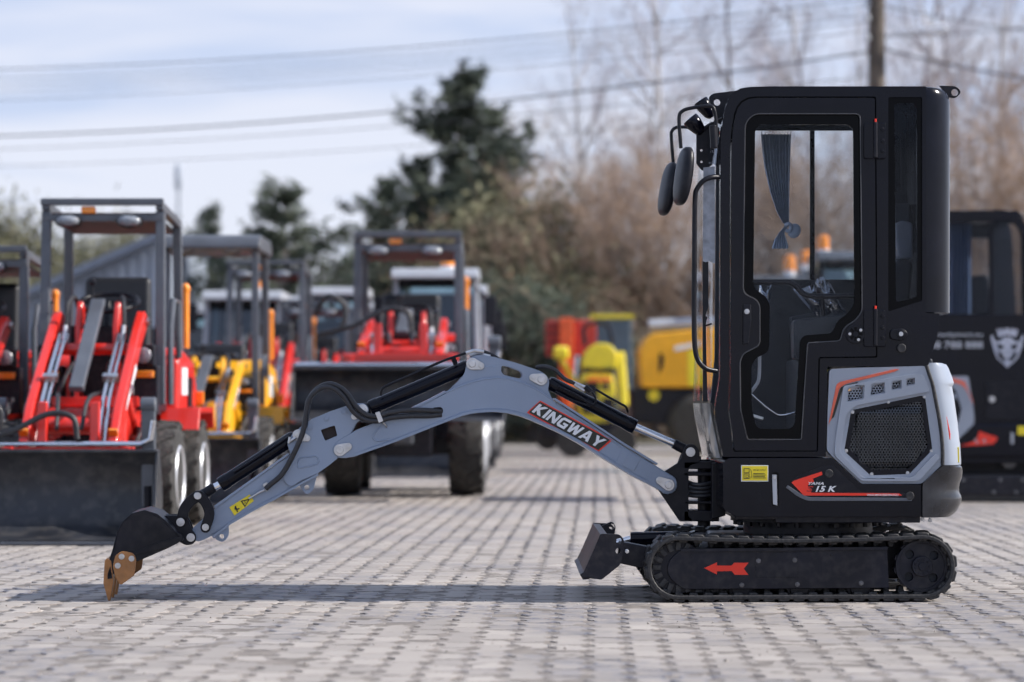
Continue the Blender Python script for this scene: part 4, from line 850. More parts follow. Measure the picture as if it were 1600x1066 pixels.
plate('port_lining', AF, [(499, 671), (524, 663), (529, 682), (507, 691)], 0.05, 0.055, CEIL, stick, bevel=0)
ftube('stamped_slot', AF, [(p[0], p[1], 0.004) for p in rnd([(466, 716, 6), (496, 712, 8), (499, 725, 8), (464, 733, 8)], 6) ] + [(466, 722, 0.004)], 0.0035, GREY, stick, 6, sm=False)
plate('lower_flange', AF, [(331, 838), (360, 816), (392, 797), (430, 777), (470, 754), (496, 740), (498, 743), (470, 758), (430, 781), (392, 801), (360, 820), (333, 842)], 0.008, 0.107, GREY, stick, bevel=0.0015, ref=0.0)
plate('upper_flange', AF, [(336, 795), (400, 748), (452, 711), (450, 708), (400, 744), (334, 791)], 0.012, 0.103, GREY, stick, bevel=0.0015, ref=0.0)
plate('lifting_lug', AF, [(497, 739), (493, 752, 4), (490, 766, 8), (479, 774, 8), (471, 764, 8), (466, 754)], 0.045, 0.06, GREY, stick, holes=[circ(479.5, 762, 4.0, 12)], bevel=0.003)
plate('thumb_lug', AF, [(357, 820), (358, 838, 8), (348, 848, 8), (337, 843, 6), (333, 836, 3), (322, 838)], 0.02, 0.04, GREY, stick, holes=[circ(346.5, 838.5, 4.0, 12)], bevel=0.003)
disc('lug_bushing', AF, (346.5, 838.5), 6, 0.014, 0.045, GREY, stick, 18, 0.002, hole=3.6)
pin(AF, (566, 640.5), (553.5, 651), 0.004, stick, 9.0, 5.0); pin(AF, (466, 680), (480, 685), 0.004, stick, 9.0, 5.0)
for c in ((538, 643.5), (510, 654), (484, 668)): bolt(AF, c, 0.004, 4.6, stick, mat=GREY, h=0.009)
lb = plate('warning_label', AF, [(358, 793), (390, 773), (396.5, 783), (366, 806)], 0.0165, 0.0190, YEL, stick, bevel=0, ref=0.0, label='yellow crush-hazard label')
plate('hazard_triangle', AF, [(375.5, 783), (390.5, 779.5), (382.5, 793)], 0.0152, 0.0164, INK, lb, holes=[[(378.5, 784), (387.5, 782), (382.6, 790)]], bevel=0, ref=0.0)
ftube('hazard_mark', AF, [(382, 783.5, 0.0160), (383.5, 785.5, 0.0160), (382, 787.5, 0.0160)], 0.0014, INK, lb, 4)
plate('crush_mark', AF, [(366.5, 791.5), (368.5, 790.5), (370, 795), (374, 794), (374, 796), (370.8, 797), (372, 800), (370, 800.5), (368.5, 797), (366, 796.5)], 0.0152, 0.0164, INK, lb, bevel=0, ref=0.0)
clamp = plate('hose_clamp', AF, [(410, 757, 2), (417, 753, 2), (423, 763, 2), (416, 769, 2)], 0.004, 0.020, ZINC, stick, bevel=0.002, ref=0.0)
for c in ((414, 758), (418.5, 764)): bolt(AF, c, 0.004, 1.8, stick)
ftube('steel_pipe', AF, [(413, 766, 0.012), (406, 769, 0.010), (398, 774, 0.010), (389, 779, 0.012)], 0.0055, ZINC, stick)

# --- hydraulic rams on boom and stick
def ram(name, a, b, v, r, rod_from=None, eye=None, rod_r=None, collar=True):
    A, B = AF.P(*a, v), AF.P(*b, v); t = (B - A).normalized(); L = (B - A).length
    m = MB(); m.lathe(A, t, [(0, r * 0.55), (0.004, r * 0.86), (0.016, r), (L - 0.045, r), (L - 0.043, r * 1.07), (L - 0.005, r * 1.07), (L, r * 0.98)], 28); o = m.build(name, BLK, exc, smooth=40)
    if eye:
        E = AF.P(*eye, v); rr = rod_r or r * 0.5; e0 = E - t * 0.085
        MB().cyl(B - t * 0.02, e0, rr, n=22).build('piston_rod', SILV, o)
        MB().lathe(e0, t, [(0, rr * 0.9), (0.004, rr * 1.35), (0.05, rr * 1.35), (0.085, rr * 1.5)], 20).build('rod_eye', BLKM, o)
    return o
rm = ram('boom_ram', (856, 597), (992, 667.5), 0.058, 0.0330, eye=(1077, 706), rod_r=0.0175)
ftube('ram_pipe', AF, [(930, 608, 0.0), (950, 620, 0.0), (970, 631, 0.0), (978, 636, 0.0), (981, 644, 0.02)], 0.0055, BLKM, rm)
ftube('ram_pipe', AF, [(872, 604, 0.014), (900, 617, 0.012), (920, 630, 0.012), (928, 632, 0.012), (931, 624, 0.012), (925, 613, 0.012)], 0.0055, BLKM, rm)
ftube('ram_pipe', AF, [(868, 612, 0.014), (895, 626, 0.012), (922, 634, 0.014)], 0.0055, BLKM, rm)
ftube('ram_hose', AF, [(838, 574, 0.05), (852, 573, 0.03), (868, 579, 0.02), (882, 592, 0.01), (898, 599, 0.01)], 0.0095, HOSE, rm)
m = MB(); m.cyl(AF.P(895, 597, 0.01), AF.P(915, 606, 0.01), 0.0085, n=8); m.cyl(AF.P(897, 601, 0.004), AF.P(913, 611, 0.004), 0.0075, n=8); m.build('hose_fitting', ZINC, rm, 0.001)
m = MB(); m.cyl(AF.P(914, 604, 0.006), AF.P(923, 612, 0.006), 0.014, n=8); m.build('pipe_union', BLKM, rm, 0.001)
ra = ram('stick_ram', (733, 572), (578, 638), 0.058, 0.0330)
MB().lathe(AF.P(578, 638, 0.058), AF.P(566, 640.5, 0.058) - AF.P(578, 638, 0.058), [(0, 0.026), (0.02, 0.03), (0.035, 0.03)], 18).build('rod_eye', BLKM, ra)
ftube('ram_pipe', AF, [(595, 618, 0.02), (596, 611, 0.015), (602, 604, 0.012), (640, 587, 0.012), (690, 565, 0.012), (718, 555, 0.014), (730, 551, 0.02)], 0.0062, BLKM, ra)
m = MB(); m.bar(AF.P(708, 559, 0.014), AF.P(712, 569, 0.03), 0.012, 0.02); m.build('pipe_bracket', BLKM, ra)
m = MB()
for k, (a, b) in enumerate((((728, 552), (741, 548)), ((734, 556), (748, 552)), ((741, 548), (756, 550)), ((748, 552), (766, 557)))): m.cyl(AF.P(*a, 0.02 + 0.01 * (k % 2)), AF.P(*b, 0.02 + 0.01 * (k % 2)), 0.0085, n=8)
m.build('hose_fitting', ZINC, ra, 0.001)
ftube('ram_hose', AF, [(752, 549, 0.03), (762, 552, 0.035), (774, 558, 0.045), (786, 566, 0.055)], 0.0095, HOSE, ra)
rb = ram('bucket_ram', (462, 682), (344, 758), 0.058, 0.0330, eye=(311, 777), rod_r=0.0175)
ftube('ram_pipe', AF, [(456, 679, 0.012), (440, 690, 0.012), (400, 716, 0.012), (365, 738, 0.014)], 0.0055, BLK, rb)
m = MB(); m.cyl(AF.P(470, 680, 0.0), AF.P(452, 690, 0.0), 0.0085, n=8); m.cyl(AF.P(453, 683, -0.003), AF.P(451, 693, -0.003), 0.007, n=8); m.build('hose_fitting', ZINC, rb, 0.001)
# --- hoses looping over the joint
for k, (pts, r_) in enumerate((
    ([(690, 643, 0.002), (668, 641.5, -0.006), (640, 641, -0.014), (610, 645, -0.016), (590, 651, -0.018), (572, 648, -0.022), (556, 635, -0.026), (544, 617, -0.024), (532, 606, -0.02), (516, 600, -0.018), (500, 605, -0.018), (487, 617, -0.018), (481, 636, -0.018), (478, 656, -0.020), (476, 668, -0.022)], 0.0120),
    ([(690, 648, 0.002), (668, 650, -0.006), (640, 650, -0.014), (610, 653, -0.018), (590, 658, -0.020), (570, 656, -0.024), (552, 643, -0.028), (538, 622, -0.030), (524, 609, -0.03), (508, 605, -0.03), (493, 612, -0.03), (482, 626, -0.03), (478, 648, -0.03), (474, 672, -0.03), (466, 694, -0.028), (455, 717, -0.02), (440, 742, -0.012), (423, 757, -0.004), (415, 764, 0.0)], 0.0120))):
    ftube('hydraulic_hose', AF, pts, r_, HOSE, exc, 12, label=['hose looping from boom to bucket ram', 'longer hose running down the stick'][k])
plate('hose_clip', AF, [(586, 645), (593, 643, 1), (599, 658, 1), (592, 661)], -0.034, -0.026, ZINC, boom, bevel=0.001)
ftube('clip_screw', AF, [(596, 658, -0.02), (602, 664, -0.01), (604, 668, 0.0)], 0.004, ZINC, boom)

# --- bucket linkage and bucket
def arc_link(name, pts, w, v0, v1, mat=BLKM):
    out_, in_ = [], []
    q = [(p.x, p.y) for p in smooth_path([Vector((p[0], p[1], 0)) for p in pts], 5)]
    for i, p in enumerate(q):
        a, b = q[max(0, i - 1)], q[min(len(q) - 1, i + 1)]; dx, dy = b[0] - a[0], b[1] - a[1]; L = math.hypot(dx, dy); t = w if not hasattr(w, '__len__') else w[0] + (w[1] - w[0]) * i / (len(q) - 1)
        out_.append((p[0] + dy / L * t, p[1] - dx / L * t)); in_.append((p[0] - dy / L * t, p[1] + dx / L * t))
    a0 = math.atan2(q[1][1] - q[0][1], q[1][0] - q[0][0]); a1 = math.atan2(q[-1][1] - q[-2][1], q[-1][0] - q[-2][0]); t = w if not hasattr(w, '__len__') else w[0]
    cap1 = [(q[-1][0] + t * math.cos(a1 + R(k)), q[-1][1] + t * math.sin(a1 + R(k))) for k in (-60, -30, 0, 30, 60)]; cap0 = [(q[0][0] + t * math.cos(a0 + R(k)), q[0][1] + t * math.sin(a0 + R(k))) for k in (120, 150, 180, 210, 240)]
    return plate(name, AF, out_ + cap1 + in_[::-1] + cap0, v0, v1, mat, exc, bevel=0.004)
for v0_ in (-0.012, 0.103):
    lk1 = arc_link('bucket_link', [(309, 775), (296, 785), (287, 799), (284, 817)], 8.5, v0_, v0_ + 0.02)
    lk2 = arc_link('guide_link', [(312, 775), (322, 787), (327, 804), (321, 825)], 8.0, v0_ - 0.021, v0_ - 0.001)
for c, r_ in (((309, 775), 5.5), ((321, 824), 5.5)): bolt(AF, c, -0.033, r_, lk2, 'link_pin', h=0.008)
m = MB(); m.cyl(AF.P(309, 775, -0.03), AF.P(309, 775, 0.14), 0.018, n=16); m.cyl(AF.P(321, 824, -0.03), AF.P(321, 824, 0.14), 0.018, n=16); m.build('cross_pins', ZINC, exc, 0.002)
bv0, bv1 = -0.155, 0.255
side_pts = [(170, 876), (176, 858), (184, 826, 14), (200, 806, 16), (226, 798, 18), (252, 810, 12), (270, 830, 6), (285, 835, 4), (283, 846, 4), (262, 857), (216, 877), (196, 880), (170, 904)]
shell_line = [(285, 846), (279, 836), (262, 816), (246, 803), (226, 797), (206, 802), (191, 815), (183, 830), (176, 858), (170, 880), (168, 903)]
bucket = plate('bucket', AF, side_pts, bv0, bv0 + 0.012, BLKM, exc, bevel=0.003)
# wrap-around back sheet, measured at the near side, swept across the width
pts2 = [AF.to2d(p, bv0) for p in shell_line]; cen = AF.to2d((228, 850), bv0); rows_o, rows_i = [], []
for v in (bv0, bv1):
    rows_o.append([AF.to3d(*p, v) for p in pts2]); rows_i.append([AF.to3d(p[0] + (cen[0] - p[0]) * 0.07, p[1] + (cen[1] - p[1]) * 0.07, v) for p in pts2])
n = len(pts2); vv = rows_o[0] + rows_o[1] + rows_i[0] + rows_i[1]; ff = []
for i in range(n - 1): ff += [(i, i + 1, n + i + 1, n + i), (2 * n + i, 3 * n + i, 3 * n + i + 1, 2 * n + i + 1), (i, 2 * n + i, 2 * n + i + 1, i + 1), (n + i, n + i + 1, 3 * n + i + 1, 3 * n + i)]
ff += [(0, n, 3 * n, 2 * n), (n - 1, 3 * n - 1, 4 * n - 1, 2 * n - 1)]
finish('back_sheet', vv, ff, BLKM, bucket, 0.002, 1, 40)
plate('side_sheet', AF, side_pts, bv1 - 0.012, bv1, BLKM, bucket, bevel=0.003, ref=bv0)
plate('stiffener', AF, [(283, 838), (288, 843), (268, 854), (210, 868), (199, 871), (206, 864), (252, 846)], bv0 - 0.006, bv0 + 0.002, BLKM, bucket, bevel=0.002)
for v in (-0.012, 0.105): plate('bucket_ear', AF, [(252, 806), (275, 805, 3), (290, 806, 8), (297, 818, 6), (300, 828, 3), (308, 838, 8), (303, 851, 8), (290, 852, 4), (278, 845), (262, 830)], v, v + 0.020, BLKM, bucket, bevel=0.004, ref=0.0)
for c in ((282, 816), (298, 840)): bolt(AF, c, -0.013, 6.6, bucket, 'bucket_pin', h=0.010)
plate('wear_strap', AF, [(225, 799), (229, 796), (262, 815), (257, 819)], 0.02, 0.10, LGREY, bucket, bevel=0.002, ref=0.0)
for v, nm in ((bv0 - 0.014, 0), (bv1, 1)):
    sc_ = plate('side_cutter', AF, [(180, 868, 4), (190, 861, 5), (208, 864, 6), (213, 873, 5), (210, 899, 3), (188, 915, 4), (180, 902, 4), (176, 885, 4)] , v, v + 0.014, TAN, bucket, bevel=0.004, ref=bv0 - 0.014)
    if nm == 0:
        for c in ((190, 870), (205.5, 873), (184, 884)): bolt(AF, c, v, 4.6, bucket, 'cutter_bolt')
plate('lip_plate', AF, [(166, 880), (172, 880), (176, 904), (168, 905)], bv0, bv1, BLKM, bucket, bevel=0.002, ref=bv0)
for k, v in enumerate((bv0 - 0.002, bv0 + 0.178, bv1 - 0.056)):
    m = MB(); p = [AF.to2d(q, bv0) for q in ((163.5, 876), (167, 872), (174, 876), (177.5, 906), (171.5, 940), (168.5, 940), (161.5, 912))]
    q0 = [AF.to3d(*q, v) for q in p]; q1 = [AF.to3d(*q, v + 0.058) for q in p]
    for lst, s_ in ((q0, 1), (q1, -1)):
        for i_ in (4, 5): lst[i_] = lst[i_] + AF.to3d(0, 0, s_ * 0.016) - AF.to3d(0, 0, 0)
    nn = len(q0); m.add(q0 + q1, [tuple(range(nn)), tuple(range(2 * nn - 1, nn - 1, -1))] + [(i, nn + i, nn + (i + 1) % nn, (i + 1) % nn) for i in range(nn)]); m.build('tooth', TAN, bucket, 0.004)

# curtain hanging inside the far window
m = MB(); prof = [(210, 1189, 1236), (225, 1190, 1235.5), (260, 1194, 1234.5), (300, 1203, 1233.5), (330, 1213, 1233), (345, 1221, 1233), (352, 1226, 1233)]
rows = []
for py, a, b in prof:
    r = []
    for k in range(61):
        t = k / 60; w = 0.5 + 0.5 * math.cos(t * 2 * math.pi * 9); r.append(BF.P(a + (b - a) * t, py, 0.80 + 0.022 * w))
    rows.append(r)
m.grid(rows)
rows = []
for py, a, b in ((352, 1227, 1233), (358, 1222, 1229), (364, 1217, 1225.5), (375, 1210, 1229), (387, 1206, 1232), (388.5, 1207, 1231)):
    rows.append([BF.P(a + (b - a) * k / 30, py + (2 if 387 == py else 0) * math.sin(k), 0.80 + 0.014 * (0.5 + 0.5 * math.cos(k / 30 * 2 * math.pi * 6))) for k in range(31)])
m.grid(rows)
cu = m.build('curtain', CURT, None, smooth=60); tag(cu, 'gathered blue-grey curtain knotted up in the excavator cab window', 'curtain')
MB().ball(BF.P(1241, 361, 0.80), (0.062, 0.035, 0.072), 16, 10, (0, 0.5, 0)).build('tied_loop', CURT, cu, smooth=60)
ftube('tie_band', BF, [(1227, 352, 0.79), (1232, 350, 0.78), (1236, 354, 0.785), (1234, 361, 0.79), (1228, 360, 0.79)], 0.010, CURT, cu, 10)
ftube('curtain_rail', BF, [(1180, 202.5, 0.81), (1340, 202.5, 0.81)], 0.006, BLKM, cu, 8, sm=False)
for k in range(10): ftube('curtain_hook', BF, [(1190 + k * 5, 203, 0.81), (1190.5 + k * 5, 211, 0.805)], 0.0022, ZINC, cu, 5, sm=False)
# ------------------------------------------------------------------ machines parked behind
class LM(MB):
    """solids in a machine's own metres (it faces -y), placed by scale and position"""
    S, O, A, Q = 1.0, Vector((0, 0, 0)), 0.0, 1.0      # Q lowers what stands above the deck
    def build(s, name, mat, parent=None, bevel=0.0, seg=2, smooth=35, **k):
        c, t = math.cos(LM.A), math.sin(LM.A)
        if LM.Q != 1.0: s.v = [(x, y, z if z < 0.85 else 0.85 + (z - 0.85) * LM.Q) for x, y, z in s.v]
        s.v = [(LM.O.x + (x * c - y * t) * LM.S, LM.O.y + (x * t + y * c) * LM.S, LM.O.z + z * LM.S) for x, y, z in s.v]
        return finish(name, s.v, s.f, mat, parent, bevel * LM.S, seg, smooth, **k)
def at(px, d): return (px - 800) * d / FPX
def wheel(root, x, y, r, w, side, rim=RIM, lugs=18):
    m = LM(); prof = [(-w / 2, r * 0.52), (-w * 0.5, r * 0.60), (-w * 0.52, r * 0.78), (-w * 0.44, r * 0.93), (-w * 0.25, r * 0.965), (w * 0.25, r * 0.965), (w * 0.44, r * 0.93), (w * 0.52, r * 0.78), (w * 0.5, r * 0.60), (w / 2, r * 0.52)]
    m.lathe((x, y, r), (1, 0, 0), prof, 36)
    for k in range(lugs):
        for sd in (-1, 1):
            a = 2 * math.pi * (k + (0.5 if sd > 0 else 0)) / lugs; q = []
            for rr in (r * 0.93, r):
                for xx, da in ((0.02 * w, 0.13), (sd * 0.50 * w, -0.10), (sd * 0.50 * w, 0.02), (0.02 * w, 0.25)):
                    q.append((x + xx, y + (rr - (0.03 * r if abs(xx) > 0.1 * w else 0)) * math.cos(a + da), r + (rr - (0.03 * r if abs(xx) > 0.1 * w else 0)) * math.sin(a + da)))
            m.add(q, [(0, 1, 2, 3), (4, 7, 6, 5), (0, 4, 5, 1), (1, 5, 6, 2), (2, 6, 7, 3), (3, 7, 4, 0)])
    o = m.build('wheel', TYRE, root, 0.0, smooth=30)
    m = LM(); m.lathe((x + side * w * 0.30, y, r), (side, 0, 0), [(-0.14, r * 0.5), (0.055, r * 0.555), (0.065, r * 0.53), (0.045, r * 0.47), (-0.01, r * 0.36), (-0.015, r * 0.22), (0.03, r * 0.18), (0.035, r * 0.1)], 28); m.build('rim', rim, o, smooth=40)
    m = LM()
    for k in range(6): a = k * math.pi / 3; m.cyl((x + side * (w * 0.30 - 0.01), y + r * 0.29 * math.cos(a), r + r * 0.29 * math.sin(a)), (x + side * (w * 0.30 + 0.02), y + r * 0.29 * math.cos(a), r + r * 0.29 * math.sin(a)), 0.014, n=6)
    m.build('wheel_nuts', ZINC, o, kind='stuff')
    return o
def loader(label, x0, d, paint=RED, roof='bars', s=1.0, top=2.30, bw=1.2, bz=0.0, arms=None, group='compact loaders parked in rows', rot=0.0, bucket=True, beacon=True, bx=0.12, cat='wheel loader', name='wheel_loader', low=1.0, bh=1.0):
    LM.S, LM.O, LM.A, LM.Q = s, Vector((x0, d - D0, 0)), rot, 1.0
    root = thing(name, label, cat, (x0, d - D0, 0), group)
    arms = arms or paint; top = top / s
    for x, y, sd in ((-0.48, 0, -1), (0.48, 0, 1), (-0.48, 1.30, -1), (0.48, 1.30, 1)): wheel(root, x, y, 0.39, 0.26, sd)
    # chassis
    LM().box((0, -0.02, 0.52), (0.44, 0.70, 0.42)).box((0, -0.02, 0.39), (0.74, 0.14, 0.14)).build('front_frame', CHAS, root, 0.015)
    LM().box((0, 1.25, 0.55), (0.66, 1.20, 0.44)).box((0, 1.30, 0.39), (0.74, 0.16, 0.16)).build('rear_frame', CHAS, root, 0.015)
    LM().cyl((0, 0.46, 0.30), (0, 0.46, 0.85), 0.09).build('pivot', CHAS, root)
    LM().prism([(-0.36, 0.60), (-0.30, 0.86), (0.30, 0.86), (0.34, 0.60)], -0.30, 0.30).build('front_cover', arms or paint, root, 0.02)
    LM().box((0, -0.375, 0.50), (0.16, 0.05, 0.20)).build('axle_case', STEEL, root, 0.02)
    for sd in (-1, 1): LM().box((sd * 0.17, -0.385, 0.66), (0.10, 0.04, 0.10)).build('tow_plate', REFLX, root, 0.01)
    hood = LM().prism([(0.98, 0.72), (1.02, 1.20), (1.15, 1.30), (1.80, 1.22), (1.98, 1.02), (1.98, 0.60), (1.75, 0.55), (0.98, 0.60)], -0.47, 0.47).build('engine_hood', paint, root, 0.04, 3)
    for sd in (-1, 1):
        LM().prism([(0.82, 0.70), (0.92, 0.86), (1.70, 0.86), (1.78, 0.70), (1.74, 0.70), (1.68, 0.82), (0.95, 0.82), (0.87, 0.70)], sd * 0.35, sd * 0.63).build('rear_fender', paint if sd > 0 else BLKM, root, 0.006)
        LM().box((sd * 0.474, 1.25, 1.05), (0.006, 0.30, 0.20)).build('side_sticker', WHITE, hood, 0.0)
        LM().box((sd * 0.476, 1.55, 0.95), (0.006, 0.22, 0.26)).build('side_vent', BLKM, hood, 0.0)
        LM().box((sd * 0.50, 1.93, 0.93), (0.06, 0.05, 0.10)).build('tail_lamp', AMBER, root, 0.008)
    LM.Q = low
    # lift arms with cross tube, tilt ram, coupler
    z = bz * 0.9
    arm_pts = [(0.48, 1.42), (0.46, 1.51), (0.37, 1.53), (0.24, 1.46), (-0.30, 1.10 + z * 0.4), (-0.62, 0.87 + z * 0.8), (-0.84, 0.62 + z), (-0.87, 0.38 + z), (-0.79, 0.34 + z), (-0.70, 0.54 + z * 0.95), (-0.54, 0.70 + z * 0.8), (-0.28, 0.93 + z * 0.4), (0.20, 1.27), (0.40, 1.38)]
    for sd in (-1, 1):
        la = LM().prism(arm_pts, sd * 0.29 - 0.030, sd * 0.29 + 0.030).build('lift_arm', arms, root, 0.012)
        for dx in (-0.02, 0.02):
            LM().tube([(sd * 0.20 + dx, 0.12, 1.36), (sd * 0.20 + dx, -0.22, 1.14 + z * 0.3), (sd * 0.20 + dx, -0.52, 0.92 + z * 0.6), (sd * 0.20 + dx, -0.72, 0.66 + z * 0.9), (sd * 0.20 + dx, -0.76, 0.52 + z)], 0.014, 8).build('hydraulic_pipe', SILV, la)
        for (yy, zz) in ((0.42, 1.46), (-0.80, 0.44 + z), (-0.30, 0.98 + z * 0.4)): LM().cyl((sd * 0.328, yy, zz), (sd * 0.342, yy, zz), 0.035, n=12).build('pivot_pin', ZINC, la)
        LM().prism([(-0.50, 0.84 + z * 0.6), (-0.46, 0.90 + z * 0.6), (-0.10, 1.16 + z * 0.2), (-0.06, 1.12 + z * 0.2)], sd * 0.3265, sd * 0.3285).build('arm_decal', WHITE, la)
        LM().cyl((sd * 0.29, -0.20, 0.86 + z * 0.3), (sd * 0.29, -0.44, 0.98 + z * 0.6), 0.022, n=10).build('ram_rod', SILV, root)
        LM().box((sd * 0.29, -0.80, 0.70 + z), (0.06, 0.02, 0.06), (0.7, 0, 0)).build('amber_reflector', AMBER, la, 0.005)
        LM().tube(smooth_path([(sd * 0.09, 0.30, 1.10), (sd * 0.12, 0.05, 1.16), (sd * 0.15, -0.30, 0.98 + z * 0.4), (sd * 0.10, -0.62, 0.92 + z * 0.8), (sd * 0.08, -0.78, 0.72 + z)]), 0.015, 8).build('hydraulic_hose', HOSE, root)
        LM().tube(smooth_path([(sd * 0.24, 0.26, 0.80), (sd * 0.40, 0.10, 0.92), (sd * 0.42, -0.10, 0.84), (sd * 0.36, -0.28, 0.64)]), 0.014, 8).build('brake_hose', HOSE, root)
        LM().box((sd * 0.20, -0.36, 1.06 + z * 0.5), (0.10, 0.04, 0.05), (0.6, 0, 0)).build('pipe_clamp', ZINC, la)
        LM().cyl((sd * 0.29, 0.02, 0.70), (sd * 0.29, -0.30, 0.92 + z * 0.4), 0.04, n=12).build('lift_ram', arms, root)
        LM().cyl((sd * 0.20, 0.20, 1.42), (sd * 0.20, 0.14, 1.30), 0.018, n=8).build('hose_fitting', ZINC, root)
        LM().tube(smooth_path([(sd * 0.20, 0.20, 1.42), (sd * 0.19, 0.24, 1.58), (sd * 0.16, 0.36, 1.62), (sd * 0.15, 0.48, 1.45), (sd * 0.15, 0.5, 1.2)]), 0.016, 8).build('hydraulic_hose', HOSE, root)
    LM().cyl((-0.30, -0.55, 0.74 + z * 0.8), (0.30, -0.55, 0.74 + z * 0.8), 0.06).build('cross_tube', arms, root)
    LM().cyl((-0.30, 0.10, 1.26), (0.30, 0.10, 1.26), 0.04).build('cross_tube', arms, root)
    LM().box((0, 0.40, 1.12), (0.40, 0.10, 0.62)).build('mast_frame', CHAS, root, 0.012)
    for sd in (-1, 1):
        LM().prism([(0.44, 0.80), (0.46, 1.56), (0.36, 1.60), (0.26, 1.42), (0.22, 0.80)], sd * 0.13 - 0.02, sd * 0.13 + 0.02).build('mast_plate', arms, root, 0.008)
        LM().cyl((sd * 0.10, 0.20, 0.74), (sd * 0.13, -0.50, 0.62 + z), 0.03, n=12).build('tilt_rod', BLKM, root)
    LM().box((0, 0.22, 0.90), (0.60, 0.06, 0.07)).build('cross_bar', arms, root, 0.008)
    LM().bar((0, 0.34, 1.60), (0, -0.52, 0.98 + z * 0.7), 0.10, 0.05).build('tilt_ram_cover', STEEL, root, 0.012)
    cp = LM()
    for sd in (-1, 1): cp.prism([(-0.86, 0.14 + z), (-0.80, 0.90 + z), (-0.74, 0.90 + z), (-0.78, 0.14 + z)], sd * 0.17 - 0.03, sd * 0.17 + 0.03)
    cp.box((0, -0.84, 0.22 + z), (0.86, 0.06, 0.12)).box((0, -0.82, 0.58 + z), (0.86, 0.06, 0.08)).box((0.38, -0.84, 0.40 + z), (0.06, 0.06, 0.42)).box((-0.38, -0.84, 0.40 + z), (0.06, 0.06, 0.42))
    cp.build('coupler_frame', arms, root, 0.008)
    LM.Q = 1.0
    if bucket:
        prof = [(-1.30, 0.012), (-1.12, 0.03), (-1.00, 0.10), (-0.94, 0.22), (-0.92, 0.36), (-0.95, 0.48), (-1.02, 0.575)]; prof = [(a, b * bh) for a, b in prof]; inn = [(a - 0.02, b + 0.018) for a, b in prof]
        b = LM(); b.prism([(a, c + bz) for a, c in prof + inn[::-1]], -bw / 2, bw / 2)
        bk = b.build('bucket', BUCK, root, 0.006, 2)
        for sd in (-1, 1): LM().prism([(a, c + bz) for a, c in [(-1.30, 0.0), (-0.90, 0.02), (-0.88, 0.36 * bh), (-1.0, 0.59 * bh), (-1.06, 0.59 * bh), (-1.20, 0.20 * bh)]], sd * (bw / 2 + 0.002), sd * (bw / 2 + 0.022)).build('bucket_cheek', BUCK, bk, 0.004)
        LM().box((0, -1.31, 0.014 + bz), (bw + 0.02, 0.09, 0.02)).build('cutting_edge', STEEL, bk, 0.004)
        LM().box((0, -1.035, 0.585 * bh + bz), (bw + 0.03, 0.08, 0.022)).build('top_lip', BUCK, bk, 0.006)
        LM().tube([(-bw / 2, -1.0, 0.63 * bh + bz), (bw / 2 - 0.10, -1.0, 0.63 * bh + bz), (bw / 2 - 0.04, -1.0, 0.66 * bh + bz), (bw / 2 - 0.02, -1.0, 0.78 * bh + bz)], 0.018, 10).build('steel_pipe', SILV, bk)
        LM().box((bw / 2 - 0.06, -0.94, 0.55 * bh + bz), (0.09, 0.06, 0.66 * bh)).cyl((bw / 2 - 0.11, -0.94, 0.88 * bh + bz), (bw / 2 - 0.01, -0.94, 0.88 * bh + bz), 0.05).build('end_bracket', STEEL, bk, 0.012)
        LM().cyl((bw / 2 - 0.06, -0.95, 0.05 + bz), (bw / 2 - 0.06, -0.95, 0.36 + bz), 0.032).build('end_bracket_ram', BLKM, bk)
        LM().tube(smooth_path([(-0.62, -0.98, 0.80 + bz), (-0.52, -1.02, 0.92 + bz), (-0.40, -1.0, 0.84 + bz), (-0.44, -1.0, 0.68 + bz), (-0.60, -1.0, 0.64 + bz), (-0.35, -1.0, 0.70 + bz), (-0.1, -0.98, 0.82 + bz), (0.06, -0.98, 0.80 + bz), (0.09, -0.98, 0.66 + bz)]), 0.020, 8).build('hydraulic_hose', HOSE, bk)
    LM.Q = low
    # operator's place
    LM().box((0, 0.62, 0.86), (0.78, 0.62, 0.06)).build('footplate', CHAS, root, 0.01)
    LM().prism([(0.44, 0.88), (0.56, 0.88), (0.60, 1.36), (0.50, 1.42), (0.42, 1.30)], -0.22, 0.22).build('dashboard', BLKM, root, 0.03)
    st = LM(); st.tube([(0.21 * math.cos(a) + 0.02, 0.62 + 0.20 * math.sin(a), 1.60 + 0.07 * math.sin(a)) for a in np.linspace(0, 2 * math.pi, 25)[:-1]], 0.018, 8, True); sw_ = st.build('steering_wheel', BLKM, root, smooth=60)
    LM().cyl((0.02, 0.53, 1.38), (0.02, 0.62, 1.60), 0.025).bar((-0.17, 0.62, 1.60), (0.21, 0.62, 1.60), 0.03, 0.02).build('steering_column', BLKM, sw_)
    LM().ball((-0.06, 0.45, 1.74), (0.05, 0.05, 0.06), 8, 6).cyl((-0.06, 0.45, 1.40), (-0.06, 0.45, 1.74), 0.010).build('joystick', BLKM, root)
    LM().prism([(0.82, 1.14), (0.84, 1.26), (1.12, 1.24), (1.16, 1.12)], -0.24, 0.24).build('seat', SEAT, root, 0.04, 3)
    LM().prism([(1.10, 1.22), (1.16, 1.80), (1.24, 1.82), (1.26, 1.22)], -0.24, 0.24).build('seat_back', SEAT, root, 0.04, 3)
